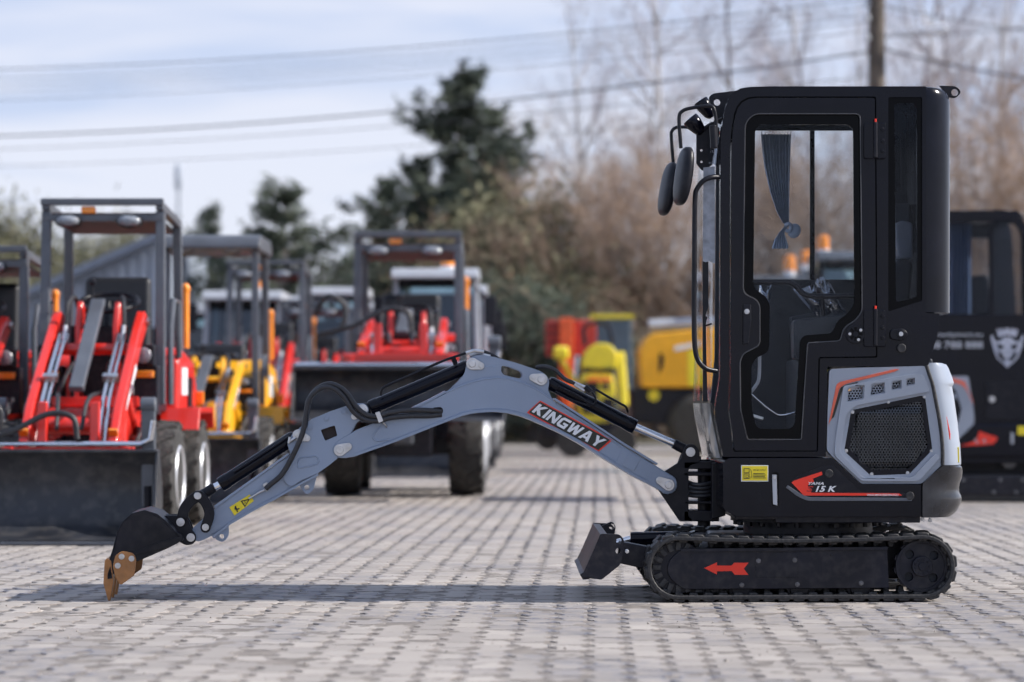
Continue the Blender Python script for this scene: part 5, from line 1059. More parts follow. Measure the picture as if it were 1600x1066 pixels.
    for sd in (-1, 1):
        hl = LM().box((sd * 0.33, 0.26, 1.22), (0.15, 0.09, 0.15)).build('headlamp', BLKM, root, 0.015); LM().lathe((sd * 0.33, 0.214, 1.22), (0, -1, 0), [(0, 0.055), (0.006, 0.05), (0.010, 0.03)], 18).build('lamp_lens', LENS, hl)
        LM().box((sd * 0.33, 0.24, 1.09), (0.14, 0.05, 0.05)).build('indicator', AMBER, root, 0.008)
        LM().box((sd * 0.33, 0.36, 0.98), (0.18, 0.16, 0.34)).build('lamp_bracket', CHAS, root, 0.01)
        if roof != 'cab': LM().tube([(sd * 0.46, 0.62, 0.88), (sd * 0.46, 0.62, 1.42), (sd * 0.46, 0.76, 1.62), (sd * 0.46, 0.98, 1.62), (sd * 0.46, 1.06, 1.22)], 0.022, 8).build('side_rail', STEEL, root)
    LM.Q = 1.0
    if roof in ('bars', 'round'):
        for sd in (-1, 1):
            LM().bar((sd * 0.41, 0.48, 0.88), (sd * 0.40, 0.56, top - 0.06), 0.065, 0.065, (0, 1, 0)).build('roof_post', STEEL, root, 0.008)
            LM().bar((sd * 0.41, 1.44, 0.88), (sd * 0.40, 1.40, top - 0.10), 0.065, 0.065, (0, 1, 0)).build('roof_post', STEEL, root, 0.008)
            if roof == 'bars': LM().bar((sd * 0.40, 0.50, top - 0.025), (sd * 0.40, 1.46, top - 0.09), 0.055, 0.06).build('roof_rail', STEEL, root, 0.008)
        if roof == 'bars':
            LM().bar((-0.43, 0.50, top), (0.43, 0.50, top), 0.05, 0.05).build('roof_rail', STEEL, root, 0.008)
            LM().bar((-0.43, 0.54, top - 0.11), (0.43, 0.54, top - 0.11), 0.04, 0.05).build('roof_rail', STEEL, root, 0.008)
            LM().prism([(0.56, top - 0.10), (0.56, top - 0.07), (1.46, top - 0.13), (1.46, top - 0.16)], -0.37, 0.37).build('roof_sheet', CEIL, root, 0.004)
        else:
            LM().prism(rnd([(0.36, top - 0.14, 0.05), (0.42, top, 0.09), (1.44, top, 0.09), (1.54, top - 0.14, 0.05)]), -0.46, 0.46).build('canopy', STEEL, root, 0.05, 3)
        for sd in (-0.24, 0.19):
            wl_ = LM().ball((sd, 0.50, top - 0.135), (0.19, 0.10, 0.10), 14, 8).build('work_lamp', BLKM, root, smooth=60); LM().ball((sd, 0.472, top - 0.135), (0.165, 0.08, 0.08), 14, 8).build('lamp_lens', LENS, wl_, smooth=60)
        LM().box((-0.10, 0.52, top - 0.055), (0.10, 0.05, 0.05)).build('marker_lamp', AMBER, root, 0.01)
        LM().cyl((0.44, 1.56, 1.30), (0.44, 1.56, 1.72), 0.028).ball((0.44, 1.56, 1.74), (0.07, 0.07, 0.09), 10, 6).build('beacon_mast', AMBER, root)
    else:
        zb, hw = 0.92, 0.50
        for sd in (-1, 1):
            LM().bar((sd * hw, 0.46, zb), (sd * (hw - 0.05), 0.60, top - 0.10), 0.06, 0.07, (0, 1, 0)).build('cab_post', LGREY if paint is RED else BLKM, root, 0.01)
            LM().bar((sd * hw, 1.55, zb), (sd * (hw - 0.05), 1.50, top - 0.10), 0.06, 0.07, (0, 1, 0)).build('cab_post', LGREY if paint is RED else BLKM, root, 0.01)
            LM().add([(sd * (hw - 0.005), 0.50, zb + 0.15), (sd * (hw - 0.005), 1.52, zb + 0.15), (sd * (hw - 0.055), 1.48, top - 0.12), (sd * (hw - 0.055), 0.62, top - 0.12)], [(0, 1, 2, 3)]).build('side_glass', GLST, root)
            LM().box((sd * (hw - 0.02), 1.0, zb + 0.07), (0.05, 1.0, 0.18)).build('door_panel', LGREY, root, 0.01)
            LM().box((sd * (hw + 0.13), 0.42, 1.85), (0.15, 0.05, 0.34), (0, 0, sd * 0.2)).build('mirror', BLKM, root, 0.03, 3)
            LM().bar((sd * (hw - 0.02), 0.55, top - 0.22), (sd * (hw + 0.13), 0.45, 1.95), 0.02, 0.02).build('mirror_arm', BLKM, root)
            LM().ball((sd * 0.32, 0.45, top - 0.10), (0.16, 0.09, 0.08), 12, 8).build('work_lamp', LENS, root, smooth=60)
        LM().add([(-hw, 0.46, zb + 0.3), (hw, 0.46, zb + 0.3), (hw - 0.05, 0.585, top - 0.12), (-hw + 0.05, 0.585, top - 0.12)], [(0, 1, 2, 3)]).build('windscreen', GLST, root)
        LM().box((0, 0.48, zb + 0.12), (0.96, 0.05, 0.34)).build('cab_front', BLKM, root, 0.01)
        LM().box((0, 1.54, zb + 0.6), (0.92, 0.04, 1.1)).build('cab_back', INTER, root, 0.01)
        LM().prism(rnd([(0.38, top - 0.12, 0.03), (0.44, top, 0.05), (1.55, top, 0.05), (1.62, top - 0.12, 0.03)]), -0.50, 0.50).build('cab_roof', LGREY if paint is RED else STEEL, root, 0.04, 3)
        LM().box((0, 0.50, top - 0.17), (0.84, 0.05, 0.10)).build('sun_visor', FRIT, root, 0.01)
        if beacon: LM().cyl((bx, 1.3, top), (bx, 1.3, top + 0.07), 0.085).build('beacon_base', WHITE, root); LM().lathe((bx, 1.3, top + 0.07), (0, 0, 1), [(0, 0.08), (0.15, 0.075), (0.18, 0.05)], 14).build('beacon', AMBER, root)
    LM.A = 0.0
    return root
G = 'compact loaders parked in rows'
loader('red compact wheel loader with open roof frame nearest the camera, charcoal bucket on the paving', -2.87, 16.45)
loader('red compact loader cut off by the left edge of the picture', -4.02, 17.4, top=2.03)
loader('yellow-armed compact loader with rounded dark canopy right behind the nearest red loader', at(318, 21.5), 21.5, paint=YELP, roof='round', top=2.42, low=0.62)
loader('red open-frame loader standing between the rounded canopy and the raised dark bucket', at(408, 29.5), 29.5, s=1.12, top=2.64, low=0.9)
loader('red open-frame loader far back between the young pine and the raised bucket', at(486, 33.0), 33.0, s=1.1, top=2.30, low=0.85)
loader('grey-cab loader far back just left of the raised bucket roof frame', at(572, 41.0), 41.0, roof='cab', s=1.1, top=2.62, beacon=False)
loader('grey-cab loader far back under the young pine', at(446, 38.5), 38.5, roof='cab', s=1.08, top=2.62, beacon=False)
loader('grey-cab loader far back under the storage hall end', at(300, 42.0), 42.0, roof='cab', s=1.1, top=2.60)
loader('red open-frame loader with wide dark bucket raised, middle of the picture', at(633, 23.3), 23.3, s=1.24, top=2.56, bw=1.52, bz=0.585, low=0.80, bh=0.66)
loader('grey-cab loader directly behind the raised wide bucket', at(678, 30.5), 30.5, roof='cab', s=1.12, top=2.62, bw=1.2, low=0.8)
loader('grey-cab loader second in the receding row behind the raised bucket', at(700, 35.0), 35.0, roof='cab', s=1.12, top=2.62, beacon=False)
loader('grey-cab loader third in the receding row behind the raised bucket', at(716, 40.0), 40.0, roof='cab', s=1.12, top=2.66, beacon=False)
loader('farthest grey-cab loader in the receding row behind the raised bucket', at(727, 45.5), 45.5, roof='cab', s=1.12, top=2.66, beacon=False)
loader('grey-cab loader with teal windscreen left of the raised bucket', at(517, 36.0), 36.0, roof='cab', s=1.05, top=2.64, beacon=False)
loader('grey-cab loader with amber beacon behind the rounded canopy', at(372, 34.5), 34.5, roof='cab', s=1.15, top=2.52)
loader('dark-cab loader with amber beacon seen through the excavator window, rightmost of three', at(1352, 30.5), 30.5, roof='cab', s=1.05, bx=-0.34, top=2.84, paint=YELP)

def beacon_on(root, x, y, z):
    m = MB(); m.cyl((x, y, z), (x, y, z + 0.12), 0.10, n=14).build('beacon_base', WHITE, root); MB().lathe((x, y, z + 0.12), (0, 0, 1), [(0, 0.105), (0.24, 0.10), (0.28, 0.07)], 14).build('beacon', AMBER, root)
# yellow wheel loader seen from the side, mostly behind the excavator's cab
def side_machine(label, px, d, hood, top, dirx=1, bpx=None, cat='wheel loader'):
    LM.S, LM.O, LM.A = 1.0, Vector((0, 0, 0)), 0.0
    x0, y0 = at(px, d), d - D0; k = d / FPX
    root = thing('yellow_loader', label, cat, (x0 + 1.4, y0, 0))
    Z = lambda py: HC - (py - HY) * k
    X = lambda p: (p - 800) * k
    h = MB(); h.prism(rnd([(X(1003), Z(606), 0.05), (X(999), Z(545), 0.15), (X(1012), Z(522), 0.2), (X(1120), Z(512), 0.1), (X(1150), Z(512), 0.1), (X(1150), Z(606), 0.05)]), y0, y0 + 1.5, (0, 2)); hd = h.build('engine_hood', hood, root, 0.05, 3)
    MB().prism(rnd([(X(1029), Z(570), 0.0), (X(1031), Z(548), 0.05), (X(1038), Z(560), 0.05), (X(1036), Z(574), 0.05), (X(1029), Z(585), 0)]), y0 - 0.012, y0 + 0.01, (0, 2)).build('hood_vent', BLKM, hd)
    MB().prism([(X(1054), Z(541)), (X(1096), Z(533)), (X(1096), Z(540)), (X(1054), Z(549))], y0 - 0.012, y0 + 0.01, (0, 2)).build('name_strip', WHITE, hd)
    MB().prism([(X(985), Z(607)), (X(1240), Z(607)), (X(1240), Z(665)), (X(1062), Z(668)), (X(988), Z(660))], y0 + 0.1, y0 + 1.4, (0, 2)).build('chassis', CHAS, root, 0.04)
    MB().cyl((X(1022), y0 + 0.09, Z(618)), (X(1022), y0 + 0.12, Z(618)), 0.10, n=18).build('rear_reflector', LEMON, root)
    MB().cyl((X(1015), y0 + 0.3, Z(509)), (X(1130), y0 + 0.3, Z(503)), 0.11, n=16).build('white_duct', LGREY, root, 0.02)
    MB().box((X(1088), y0 - 0.012, Z(575)), (0.30, 0.02, 0.62)).build('warning_panel', LEMON, root, 0.004)
    for px_ in (1090, 1225):
        o = MB().lathe((X(px_), y0 - 0.18, 0.52), (0, 1, 0), [(0, 0.28), (0.0, 0.40), (0.06, 0.50), (0.12, 0.52), (0.34, 0.52), (0.40, 0.50), (0.46, 0.28)], 28).build('wheel', TYRE, root, smooth=30)
        MB().lathe((X(px_), y0 - 0.16, 0.52), (0, 1, 0), [(0, 0.10), (0.03, 0.26), (0.08, 0.30)], 20).build('rim', hood, o)
    xc0, xc1 = X(1155), X(1262)
    for xx in (xc0, xc1):
        for yy in (y0 + 0.15, y0 + 1.35): MB().box((xx, yy, (Z(560) + Z(432)) / 2), (0.08, 0.08, Z(432) - Z(560))).build('cab_post', BLKM, root, 0.01)
    MB().box(((xc0 + xc1) / 2, y0 + 0.75, Z(436)), (xc1 - xc0 + 0.1, 1.35, 0.12)).build('cab_roof', STEEL, root, 0.04, 3)
    MB().box(((xc0 + xc1) / 2, y0 + 0.75, Z(580)), (xc1 - xc0 + 0.1, 1.35, Z(560) - Z(600))).build('cab_base', hood, root, 0.03)
    beacon_on(root, X(1241), y0 + 0.7, Z(431)); return root
yl = side_machine('yellow wheel loader half hidden behind the excavator cab', 1000, 42.0, YELP, 2.1)

# low grey service body with a beacon, further back in the window
d = 48.0; k = d / FPX; x = at(1264, d); y = d - D0
sv = thing('grey_cab_machine', 'grey machine cab with an amber beacon seen through the excavator window, middle of three', 'machine', (x, y, 0))
MB().prism(rnd([(x - 0.2, 0.6, 0.05), (x - 0.15, 3.56, 0.15), (x + 0.75, 3.56, 0.15), (x + 1.2, 0.6, 0.05)]), y, y + 1.5, (0, 2)).build('cab_body', STEEL, sv, 0.05, 3)
MB().box((x + 0.47, y - 0.01, 2.5), (0.95, 0.02, 0.9)).build('side_glass', GLSD, sv)
MB().box((x + 0.5, y + 0.75, 0.5), (2.0, 1.4, 0.5)).build('chassis', CHAS, sv, 0.03)
for xx in (-0.2, 1.2): MB().cyl((x + xx, y - 0.05, 0.42), (x + xx, y + 0.3, 0.42), 0.42, n=24).build('wheel', TYRE, sv, 0.03)
beacon_on(sv, x, y + 0.6, 3.56)

# orange mast machine and yellow rounded machine in the middle distance
d = 46.0; y = d - D0; k = d / FPX; X = lambda p: (p - 800) * k; Z = lambda py: HC - (py - HY) * k
om = thing('orange_mast_machine', 'orange upright mast machine with two red-orange side panels', 'machine', (X(885), y, 0))
for a, b in ((853, 876), (898, 932)): MB().box(((X(a) + X(b)) / 2, y + 0.3, (Z(500) + Z(556)) / 2), (X(b) - X(a), 0.5, Z(500) - Z(556))).build('side_panel', pm('panel_red', (0.50, 0.045, 0.025), 0.45, dust=0.06), om, 0.03)
MB().box((X(885), y, (Z(497) + 0.35) / 2), (0.26, 0.24, Z(497) - 0.35)).build('mast', ORNG, om, 0.02)
MB().box((X(886), y - 0.05, Z(600)), (0.16, 0.2, 0.9)).build('mast_slide', ORNG, om, 0.02)
MB().box((X(890), y + 0.4, 0.40), (0.95, 1.3, 0.35)).build('chassis', CHAS, om, 0.03)
for q in range(4): MB().box((X(865), y + 0.03, Z(508 + q * 13)), (0.22, 0.03, 0.04)).build('panel_slot', CHAS, om, 0.005)
MB().bar((X(902), y - 0.05, Z(556)), (X(893), y - 0.1, Z(640)), 0.05, 0.05).build('lift_ram', SILV, om)
for a in (-0.42, 0.42): MB().cyl((X(890) + a, y - 0.12, 0.24), (X(890) + a, y + 0.12, 0.24), 0.24, n=20).build('wheel', TYRE, om, 0.02)
d = 40.0; y = d - D0; k = d / FPX
ym = thing('yellow_compact_machine', 'lemon-yellow rounded compact machine with hanging side arm, right of the orange mast', 'machine', (X(935), y, 0))
MB().prism(rnd([(X(905), 0.5, 0.05), (X(903), Z(600), 0.1), (X(915), Z(575), 0.15), (X(955), Z(575), 0.15), (X(962), Z(610), 0.1), (X(960), 0.5, 0.05)]), y - 0.1, y + 0.9, (0, 2)).build('body', LEMON, ym, 0.05, 3)
MB().prism(rnd([(X(908), Z(576), 0.05), (X(914), Z(548), 0.15), (X(930), Z(536), 0.15), (X(955), Z(538), 0.2), (X(966), Z(556), 0.15), (X(962), Z(578), 0.05)]), y - 0.05, y + 0.75, (0, 2)).build('top_cowl', LEMON, ym, 0.10, 4)
MB().box((X(936), y - 0.07, Z(580)), (0.50, 0.06, 0.10)).build('front_slot', BLKM, ym, 0.02)
MB().box((X(922), y - 0.13, Z(622)), (0.26, 0.06, 0.52)).build('side_grille', CHAS, ym, 0.02)
MB().box((X(950), y - 0.13, Z(634)), (0.20, 0.06, 0.26)).build('battery_box', CHAS, ym, 0.02)
MB().bar((X(906), y - 0.16, Z(596)), (X(958), y - 0.16, Z(664)), 0.05, 0.05).build('hose_bundle', HOSE, ym, 0.01)
MB().box((X(936), y - 0.16, Z(594)), (0.40, 0.05, 0.05)).build('warning_stripe', ORNG, ym, 0.01)
MB().tube(smooth_path([(X(915), y + 0.1, Z(540)), (X(912), y + 0.1, Z(515)), (X(924), y + 0.1, Z(505)), (X(950), y + 0.1, Z(508)), (X(958), y + 0.1, Z(538))]), 0.035, 8).build('roll_bar', CHAS, ym)
MB().box((X(946), y - 0.12, Z(604)), (0.12, 0.05, 0.10)).build('control_box', CEIL, ym, 0.02)
MB().bar((X(969), y + 0.1, Z(550)), (X(975), y - 0.05, Z(636)), 0.15, 0.16, (0, 1, 0)).build('side_arm', LEMON, ym, 0.04, 3)
MB().box((X(974), y - 0.06, Z(655)), (0.18, 0.2, 0.36)).build('arm_tip', CEIL, ym, 0.03)
MB().box((X(877), y + 0.3, Z(551)), (0.26, 0.2, 0.22)).build('side_lamp', LEMON, ym, 0.06, 3)
MB().bar((X(877), y + 0.3, Z(560)), (X(908), y + 0.2, Z(612)), 0.07, 0.07).build('lamp_arm', LEMON, ym, 0.01)
MB().box((X(932), y + 0.4, 0.42), (0.9, 1.1, 0.3)).build('chassis', CHAS, ym, 0.03)
for a in (-0.40, 0.40): MB().cyl((X(932) + a, y - 0.22, 0.26), (X(932) + a, y, 0.26), 0.26, n=20).build('wheel', TYRE, ym, 0.02)
d = 52.0; y = d - D0; k = d / FPX
ct = thing('site_container', 'blue-grey steel container behind the lemon-yellow machine', 'container', (X(960), y, 0))
MB().box((X(956), y + 1.2, 1.42), (X(987) - X(925), 2.4, 2.6)).build('shell', pm('container_blue_grey', (0.12, 0.16, 0.19), 0.5, dust=0.1), ct, 0.02)
for q in range(8): MB().box((X(929 + q * 7.6), y - 0.015, 1.42), (0.05, 0.03, 2.4)).build('rib', MATS['container_blue_grey'], ct, 0.005)
MB().box((X(956), y - 0.02, 2.75), (X(990) - X(922), 0.1, 0.09)).build('top_rail', LEMON, ct, 0.005)

# second excavator, facing right, behind the right edge
E2 = BodyFrame(10.9)
e2 = thing('black_excavator', 'larger black excavator with silver bull-head crest, partly hidden at the right edge', 'excavator', tuple(E2.P(1560, 785, 0.6)))
side = plate('cab_side', E2, [(1380, 724), (1380, 420), (1410, 330, 20), (1584, 328, 26), (1606, 350, 20), (1614, 480), (1660, 500), (1660, 724)], 0.0, 0.08, BLK, e2, holes=[rnd([(1420, 350, 8), (1584, 346, 14), (1597, 362, 8), (1599, 492, 4), (1420, 492, 4)])], bevel=0.012, seg=3)
plate('window_glass', E2, [(1420, 350), (1597, 346), (1599, 492), (1420, 492)], 0.03, 0.036, GLSD, side, bevel=0)
plate('cab_side', E2, [(1385, 724), (1385, 360), (1410, 345, 20), (1580, 345, 20), (1600, 724)], 1.15, 1.2, INTER, e2, holes=[rnd([(1512, 372, 6), (1546, 372, 6), (1546, 488, 4), (1512, 488, 4)])], bevel=0.01)
plate('cab_roof', E2, [(1400, 329), (1590, 329), (1604, 342, 4), (1400, 342)], 0.05, 1.18, BLK, e2, bevel=0.02, seg=3)
plate('window_mullion', E2, [(1546, 352), (1552, 352), (1554, 492), (1546, 492)], 0.02, 0.05, BLKM, side, bevel=0.003)
plate('seat', E2, [(1508, 470, 10), (1520, 430, 10), (1546, 428, 8), (1552, 494), (1504, 494)], 0.4, 0.85, SEAT, e2, bevel=0.03, seg=3)
m = MB(); rows = []
for py in (350, 400, 450, 491): rows.append([E2.P(1484 + 34 * t_ / 30, py, 0.15 + 0.04 * math.cos(t_ * 1.3)) for t_ in range(31)])
cu2 = m.grid(rows).build('curtain', pm('curtain_pale_blue', (0.17, 0.24, 0.38), 0.85, var=0.1), None, smooth=60); tag(cu2, 'pale blue curtain drawn in the window of the far right excavator', 'curtain')
gp_ = plate('engine_side_cover', E2, [(1420, 588), (1513, 588, 3), (1522, 648, 4), (1522, 662, 4), (1496, 688, 4), (1420, 690)], -0.03, 0.0, GREYB, e2, holes=[rnd([(1420, 602), (1492, 606, 6), (1503, 640, 6), (1496, 664, 6), (1482, 676, 4), (1420, 678)])], bevel=0.008)
plate('cover_mesh', E2, [(1420, 600), (1495, 604), (1506, 640), (1484, 680), (1420, 680)], -0.006, -0.002, BLKM, gp_, bevel=0)
plate('cover_bar', E2, [(1420, 612), (1494, 616), (1494, 624), (1420, 622)], -0.02, -0.008, GREYB, gp_, bevel=0.003)
plate('red_stripe', E2, [(1480, 589), (1507, 596, 3), (1521, 630), (1521, 632), (1512, 612), (1503, 601, 3), (1480, 595)], -0.036, -0.031, ORED, gp_, bevel=0)
plate('side_skirt', E2, [(1400, 662), (1526, 662), (1700, 660), (1700, 716), (1400, 716)], -0.02, 1.2, BLK, e2, bevel=0.03, seg=3)
plate('service_hatch', E2, [(1540, 597, 3), (1660, 595, 3), (1660, 655, 3), (1540, 655, 3)], -0.012, 0.002, BLKM, side, bevel=0.004)
bolt(E2, (1550, 624), -0.012, 5, side, 'hatch_lock', h=0.02)
plate('decal_flash', E2, [(1500, 697), (1522, 690), (1527, 684), (1530, 674), (1560, 684, 3), (1552, 694), (1530, 696), (1500, 697)], -0.0245, -0.0215, REDD, e2, bevel=0)
text('lettering', 'S', E2, 1523, 692.5, 7, -0.028, LGREY, e2, shear=-0.2, width=7)
text('lettering', 'K', E2, 1536, 692.5, 7, -0.028, LGREY, e2, shear=-0.2, width=8)
plate('fuel_label', E2, [(1590, 666), (1612, 666), (1612, 680), (1590, 680)], -0.0245, -0.0215, YEL, e2, bevel=0)
plate('sight_gauge', E2, [(1579.5, 676, 2), (1584, 676, 2), (1584, 694, 2), (1579.5, 694, 2)], -0.0245, -0.0215, LGREY, e2, bevel=0)
text('lettering', 'importerbymack.eu', E2, 1436, 526, 7.0, -0.004, LGREY, side, width=99, bold=0.01)
text('lettering', '788 788 888', E2, 1442, 544, 10.5, -0.004, LGREY, side, width=93.5, bold=0.02)
# silver crest: crown over a horned head on a shield
cr = plate('crest', E2, [(1550, 522), (1548, 527), (1552, 545), (1558, 560), (1574, 575), (1590, 560), (1596, 545), (1600, 527), (1598, 522), (1594, 532), (1586, 534), (1580, 528), (1574, 526), (1568, 528), (1562, 534), (1554, 532)], -0.006, -0.001, pm('crest_silver', (0.42, 0.44, 0.52), 0.4, var=0.25, scale=30), side, bevel=0.001)
CS = MATS['crest_silver']
plate('crown', E2, [(1560, 527), (1557, 513), (1562, 517), (1565, 512), (1569, 517), (1574, 511), (1579, 517), (1583, 512), (1586, 517), (1591, 513), (1588, 527), (1574, 523)], -0.006, -0.001, CS, cr, bevel=0.001)
for a, b in (([(1556, 537), (1568, 540), (1567, 545), (1562, 546)], 0), ([(1592, 537), (1580, 540), (1581, 545), (1586, 546)], 0), ([(1558, 548), (1566, 553), (1569, 566), (1562, 560)], 0), ([(1590, 548), (1582, 553), (1579, 566), (1586, 560)], 0), ([(1569, 558), (1572, 560), (1571, 564), (1568, 562)], 0), ([(1579, 558), (1576, 560), (1577, 564), (1580, 562)], 0)):
    plate('crest_mark', E2, a, -0.0085, -0.0065, FRIT, cr, bevel=0)
plate('track', E2, rnd([(1400, 742, 18), (1660, 742, 18), (1660, 785, 20), (1400, 785, 20)]), 0.0, 0.3, RUB, e2, bevel=0.02)
plate('track_frame', E2, [(1400, 744, 4), (1660, 744, 4), (1660, 774, 4), (1400, 774, 4)], -0.02, 0.3, CHAS, e2, bevel=0.01)
plate('slew_base', E2, [(1440, 714), (1700, 714), (1700, 745), (1440, 745)], 0.3, 1.0, CHAS, e2, bevel=0.02)
for px_ in (1505, 1563, 1598): bolt(E2, (px_, 750), -0.02, 3.0, e2, mat=DZINC); bolt(E2, (px_ - 10, 769), -0.02, 3.0, e2, mat=DZINC)
disc('carrier_roller', E2, (1577, 720), 12, 0.2, 0.3, DZINC, e2)
plate('track', E2, rnd([(1400, 742, 18), (1660, 742, 18), (1660, 785, 20), (1400, 785, 20)]), 1.0, 1.3, RUB, e2, bevel=0.02, ref=0.0)

# ------------------------------------------------------------------ hall, pole, cables, mast
d = 52.0; y = d - D0; k = d / FPX
hall = thing('storage_hall', 'grey corrugated storage hall with sloping roof behind the red loaders', 'building', (X(120), y, 0))
CORR = pm('corrugated_grey', (0.26, 0.30, 0.37), 0.5, var=0.06, dust=0.06)
def zt(p): return Z(375) + (Z(452) - Z(375)) * (252 - p) / 177
m = MB()
m.prism([(X(-330), 0), (X(252), 0), (X(252), zt(252)), (X(-330), max(1.0, zt(-330)))], y + 0.05, y + 14, (0, 2)).build('wall', CORR, hall)
p = -320
while p < 250:
    MB().box((X(p), y + 0.02, zt(p) / 2 - 0.05), (0.14, 0.06, max(0.8, zt(p)) - 0.12)).build('wall_panel', CORR, hall, 0.01); p += 17
MB().prism([(X(-335), zt(-335)), (X(256), zt(256)), (X(256), zt(256) + 0.16), (X(-335), zt(-335) + 0.16)], y - 0.4, y + 14.5, (0, 2)).build('roof', pm('roof_sheet_grey', (0.16, 0.19, 0.25), 0.45), hall, 0.01)
d = 47.0; y = d - D0; k = d / FPX; WOOD = pm('weathered_pole', (0.105, 0.085, 0.068), 0.9, var=0.35, scale=4, bump=0.4, bscale=25)
pole = thing('utility_pole', 'weathered wooden utility pole rising behind the excavator cab', 'pole', (X(1369.5), y, 0))
m = MB(); m.lathe((X(1370), y, 0), (0, 0, 1), [(0, 0.21), (3, 0.19), (9.6, 0.15), (9.75, 0.13)], 18); m.build('shaft', WOOD, pole, smooth=50)
m = MB(); m.box((X(1370), y - 0.18, Z(-24)), (0.9, 0.09, 0.10)); m.build('crossarm', WOOD, pole, 0.01)
for q in (8, 32, 62): MB().lathe((X(1354), y - 0.12, Z(q + 4)), (0, 0, 1), [(0, 0.03), (0.02, 0.06), (0.10, 0.05), (0.14, 0.03)], 12).build('insulator', LGREY, pole)
MB().tube([(X(1378), y - 0.05, Z(60)), (X(1405), y - 0.1, Z(55)), (X(1440), y - 0.2, Z(51))], 0.025, 8).build('lamp_arm', ZINC, pole)
lh = MB().prism(rnd([(X(1436), Z(57), 0.04), (X(1438), Z(46), 0.04), (X(1472), Z(42), 0.05), (X(1477), Z(52), 0.04), (X(1450), Z(59), 0.04)]), y - 0.40, y - 0.06, (0, 2)).build('lamp_head', WHITE, pole, 0.02)
LINE = pm('cable_black', (0.03, 0.032, 0.04), 0.6)
def cable(a, b, sag, r, label, group='power cables on the pole'):
    A, B = Vector(a), Vector(b); pts = [A + (B - A) * t - Vector((0, 0, sag * 4 * t * (1 - t))) for t in np.linspace(0, 1, 40)]
    o = MB().tube(pts, r * 0.68, 6).build('power_cable', LINE, None, smooth=60); tag(o, label, 'cable', group)
def left_end(py0, d): kk = d / FPX; return ((-420 - 800) * kk, d - D0, HC - (py0 - HY) * kk)
order = ('topmost', 'second', 'third', 'fourth', 'fifth', 'thick sixth', 'seventh', 'lowest')
for i, (py, yl_, sag, r) in enumerate(((-2, 112, 0.42, 0.016), (10, 128, 0.40, 0.012), (22, 138, 0.40, 0.012), (34, 150, 0.38, 0.010), (48, 164, 0.36, 0.010), (80, 214, 0.55, 0.026), (118, 240, 0.4, 0.012), (160, 262, 0.4, 0.010))):
    cable((X(1362), y - 0.1 + 0.02 * i, Z(py)), left_end(yl_, 52 + i), sag, r, order[i] + ' power cable running from the pole to the left edge')
def right_end(px, py, d): kk = d / FPX; return ((px - 800) * kk, d - D0, HC - (py - HY) * kk)
cable((X(1378), y - 0.1, Z(10)), right_end(1760, 62, 44), 0.10, 0.014, 'upper power cable running from the pole to the right edge')
cable((X(1378), y - 0.1, Z(77)), right_end(1760, 138, 44), 0.12, 0.024, 'thick lower power cable running from the pole to the right edge')
cable((X(1378), y - 0.12, Z(57)), right_end(1760, 18, 40), 0.12, 0.012, 'thin cable rising from the pole past the street lamp')
d = 110.0; k = d / FPX
mast = MB().lathe((X(279), d - D0, 0), (0, 0, 1), [(0, 0.16), (8, 0.10), (Z(300), 0.06), (Z(292), 0.16), (Z(262), 0.16), (Z(256), 0.05)], 12).build('antenna_mast', pm('mast_pale', (0.36, 0.40, 0.47), 0.6), None); tag(mast, 'thin pale antenna mast far behind the loaders', 'mast')
# ------------------------------------------------------------------ trees
BARK = pm('bark_brown', (0.19, 0.16, 0.15), 0.95, var=0.35, scale=3)
BIRCH = pm('bark_birch', (0.55, 0.52, 0.50), 0.85, var=0.4, scale=2.2)
TWIG = pm('twigs_hazed_grey', (0.40, 0.37, 0.41), 0.95, var=0.25, scale=0.6)  # paled towards lavender: the haze over the far twigs is put into the colour
TWIGW = pm('twigs_russet', (0.33, 0.235, 0.175), 0.95, var=0.35, scale=0.5)
NEED = pm('needles_dark', (0.080, 0.098, 0.070), 0.8, var=0.45, scale=0.9)
NEEDO = pm('needles_olive', (0.155, 0.150, 0.085), 0.8, var=0.4, scale=0.8)
DRY = pm('dry_leaves', (0.27, 0.18, 0.115), 0.9, var=0.4, scale=0.8)
def raw_mesh(name, V, F, mat):
    me = bpy.data.meshes.new(name); V = np.asarray(V, dtype=np.float32); F = np.asarray(F, dtype=np.int32); k = F.shape[1]
    me.vertices.add(len(V)); me.vertices.foreach_set('co', V.ravel()); me.loops.add(F.size); me.loops.foreach_set('vertex_index', F.ravel())
    me.polygons.add(len(F)); me.polygons.foreach_set('loop_start', np.arange(0, F.size, k, dtype=np.int32)); me.polygons.foreach_set('loop_total', np.full(len(F), k, dtype=np.int32))
    me.update(calc_edges=True); me.materials.append(mat); return me
def segs_mesh(name, S, mat, n=4):
    """S: rows of (ax,ay,az, bx,by,bz, r0, r1) -> thin tapered prisms"""
    S = np.asarray(S, float); a, b = S[:, :3], S[:, 3:6]; t = b - a; t /= np.linalg.norm(t, axis=1, keepdims=True) + 1e-9
    ref = np.where(np.abs(t[:, 2:3]) > 0.9, np.array([[1.0, 0, 0]]), np.array([[0, 0, 1.0]])); x = np.cross(t, ref); x /= np.linalg.norm(x, axis=1, keepdims=True); y = np.cross(t, x)
    V = []
    for p, r in ((a, S[:, 6:7]), (b, S[:, 7:8])):
        for i in range(n): an = 2 * math.pi * i / n; V.append(p + (x * math.cos(an) + y * math.sin(an)) * r)
    V = np.stack(V, 1).reshape(-1, 3); F = []
    for i in range(n): j = (i + 1) % n; F.append([i, j, n + j, n + i])
    F = (np.array(F)[None] + (np.arange(len(S)) * 2 * n)[:, None, None]).reshape(-1, 4)
    return raw_mesh(name, V, F, mat)
